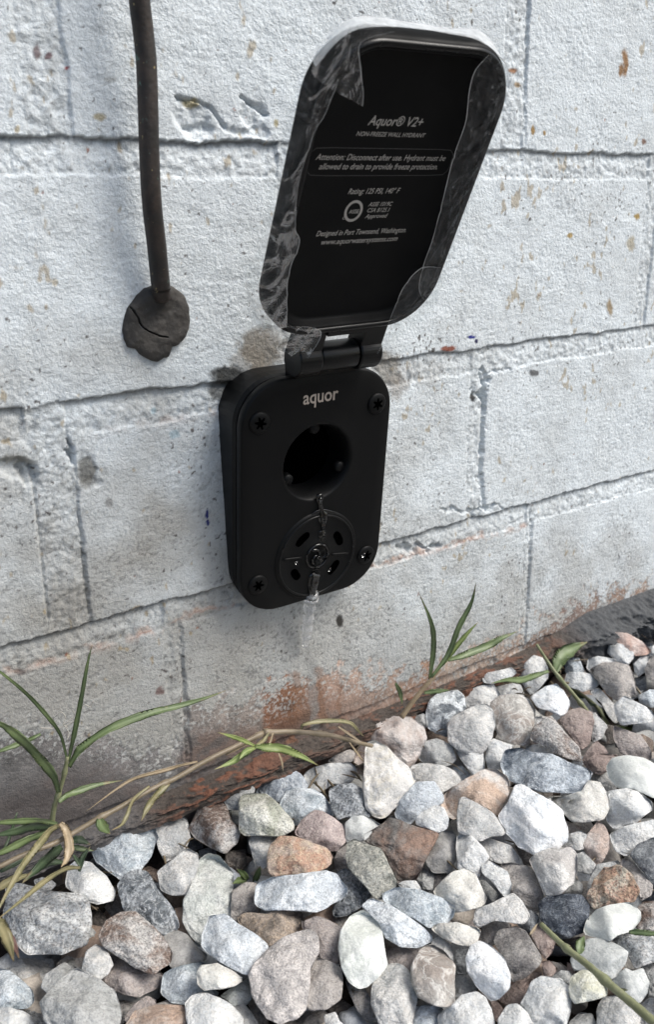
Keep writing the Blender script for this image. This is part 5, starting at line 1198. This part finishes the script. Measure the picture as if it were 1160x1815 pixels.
for pts, y0, y1, w, mt in (
    ([(762, 1207), (769, 1151), (766, 1107), (744, 1052)], -.017, -.02, 11, LG), ([(766, 1200), (795, 1160), (814, 1112), (836, 1069), (845, 1032)], -.018, -.024, 11, LG),
    ([(786, 1178), (810, 1146), (828, 1124), (848, 1103)], -.018, -.022, 10, LL), ([(795, 1170), (829, 1159), (868, 1143), (892, 1130), (918, 1119)], -.018, -.024, 15, LG),
    ([(752, 1228), (775, 1225), (798, 1223)], -.018, -.026, 10, LG), ([(702, 1211), (710, 1228), (714, 1250)], -.012, -.014, 9, LG)):
    blade(Z_(pts, y0, y1), w, mt, g2)
g3 = plant('grass_runner', (956, 1150), -.02, 'green jointed grass runner trailing over white stones at the right edge', 'grass runner')
stem(Z_([(952, 1142), (972, 1173), (990, 1198), (1012, 1224), (1034, 1251), (1056, 1276), (1079, 1304), (1110, 1337)], -.022, -.075), 5, 8, LS_, g3, nodes=(.3, .55))
stem(Z_([(1000, 1212), (1030, 1230), (1057, 1251), (1070, 1269), (1086, 1298), (1094, 1320)], -.03, -.062), 6, 6, LS_, g3, nodes=(.5,))
for pts, y0, y1, w, mt in (
    ([(984, 1190), (996, 1164), (1015, 1150), (1042, 1138)], -.026, -.02, 27, LG), ([(974, 1189), (945, 1199), (925, 1205), (900, 1205), (872, 1211)], -.028, -.036, 13, LG),
    ([(1086, 1287), (1115, 1292), (1140, 1298), (1172, 1300)], -.055, -.07, 7, LG), ([(1110, 1290), (1130, 1286), (1180, 1290)], -.055, -.068, 18, LD),
    ([(1130, 1302), (1145, 1312), (1180, 1330)], -.06, -.075, 22, LG), ([(1068, 1272), (1078, 1288), (1062, 1292)], -.055, -.06, 4, LS_), ([(1010, 1222), (1040, 1245), (1060, 1250)], -.035, -.045, 9, LD)):
    blade(Z_(pts, y0, y1), w, mt, g3)
def zst(pts, z):
    out = []
    for i, (a, b) in enumerate(pts):
        d = rays([(a, b)])[0]; zz = z[0]+(z[1]-z[0])*i/max(len(pts)-1, 1); out.append(CAM+d*((zz-CAM[2])/d[2]))
    return np.array(out)
g4 = empty('grass_stalk', tuple(zst([(1045, 1712)], (-.105, -.105))[0])); setp(g4, 'thick green-brown grass stalk lying over gravel at the bottom right', 'grass stalk')
stem(zst([(960, 1638), (990, 1667), (1010, 1685), (1045, 1712), (1082, 1745), (1120, 1777), (1175, 1825)], (-.104, -.098)), 8, 14, LS_, g4, nodes=(.3, .62))
for pts, w, mt in (([(1028, 1690), (1030, 1674), (1037, 1658)], 16, LG), ([(1072, 1738), (1068, 1729)], 4, LS_), ([(1098, 1753), (1115, 1755)], 4, LS_), ([(1010, 1686), (1012, 1675)], 4, LT_), ([(940, 1657), (954, 1637)], 5, LT_)):
    blade(zst(pts, (-.102, -.1)), w, mt, g4)
g5 = empty('grass_plant', tuple(zst([(1140, 1654)], (-.102, -.102))[0])); setp(g5, 'short dark green grass blade poking in at the right edge above the speckled stone', 'grass')
blade(zst([(1116, 1652), (1140, 1653), (1190, 1658)], (-.104, -.102)), 10, LG, g5)
g6 = empty('grass_tuft', tuple(zst([(445, 1545)], (-.13, -.13))[0])); setp(g6, 'tiny green grass tuft in the dark gap above the long bright white stone', 'grass')
for pts in ([(440, 1560), (432, 1550), (420, 1540)], [(450, 1565), (457, 1550), (462, 1535)], [(438, 1562), (425, 1560), (412, 1566)]): blade(zst(pts, (-.138, -.124)), 12, LG, g6)
print('SCENE DONE')
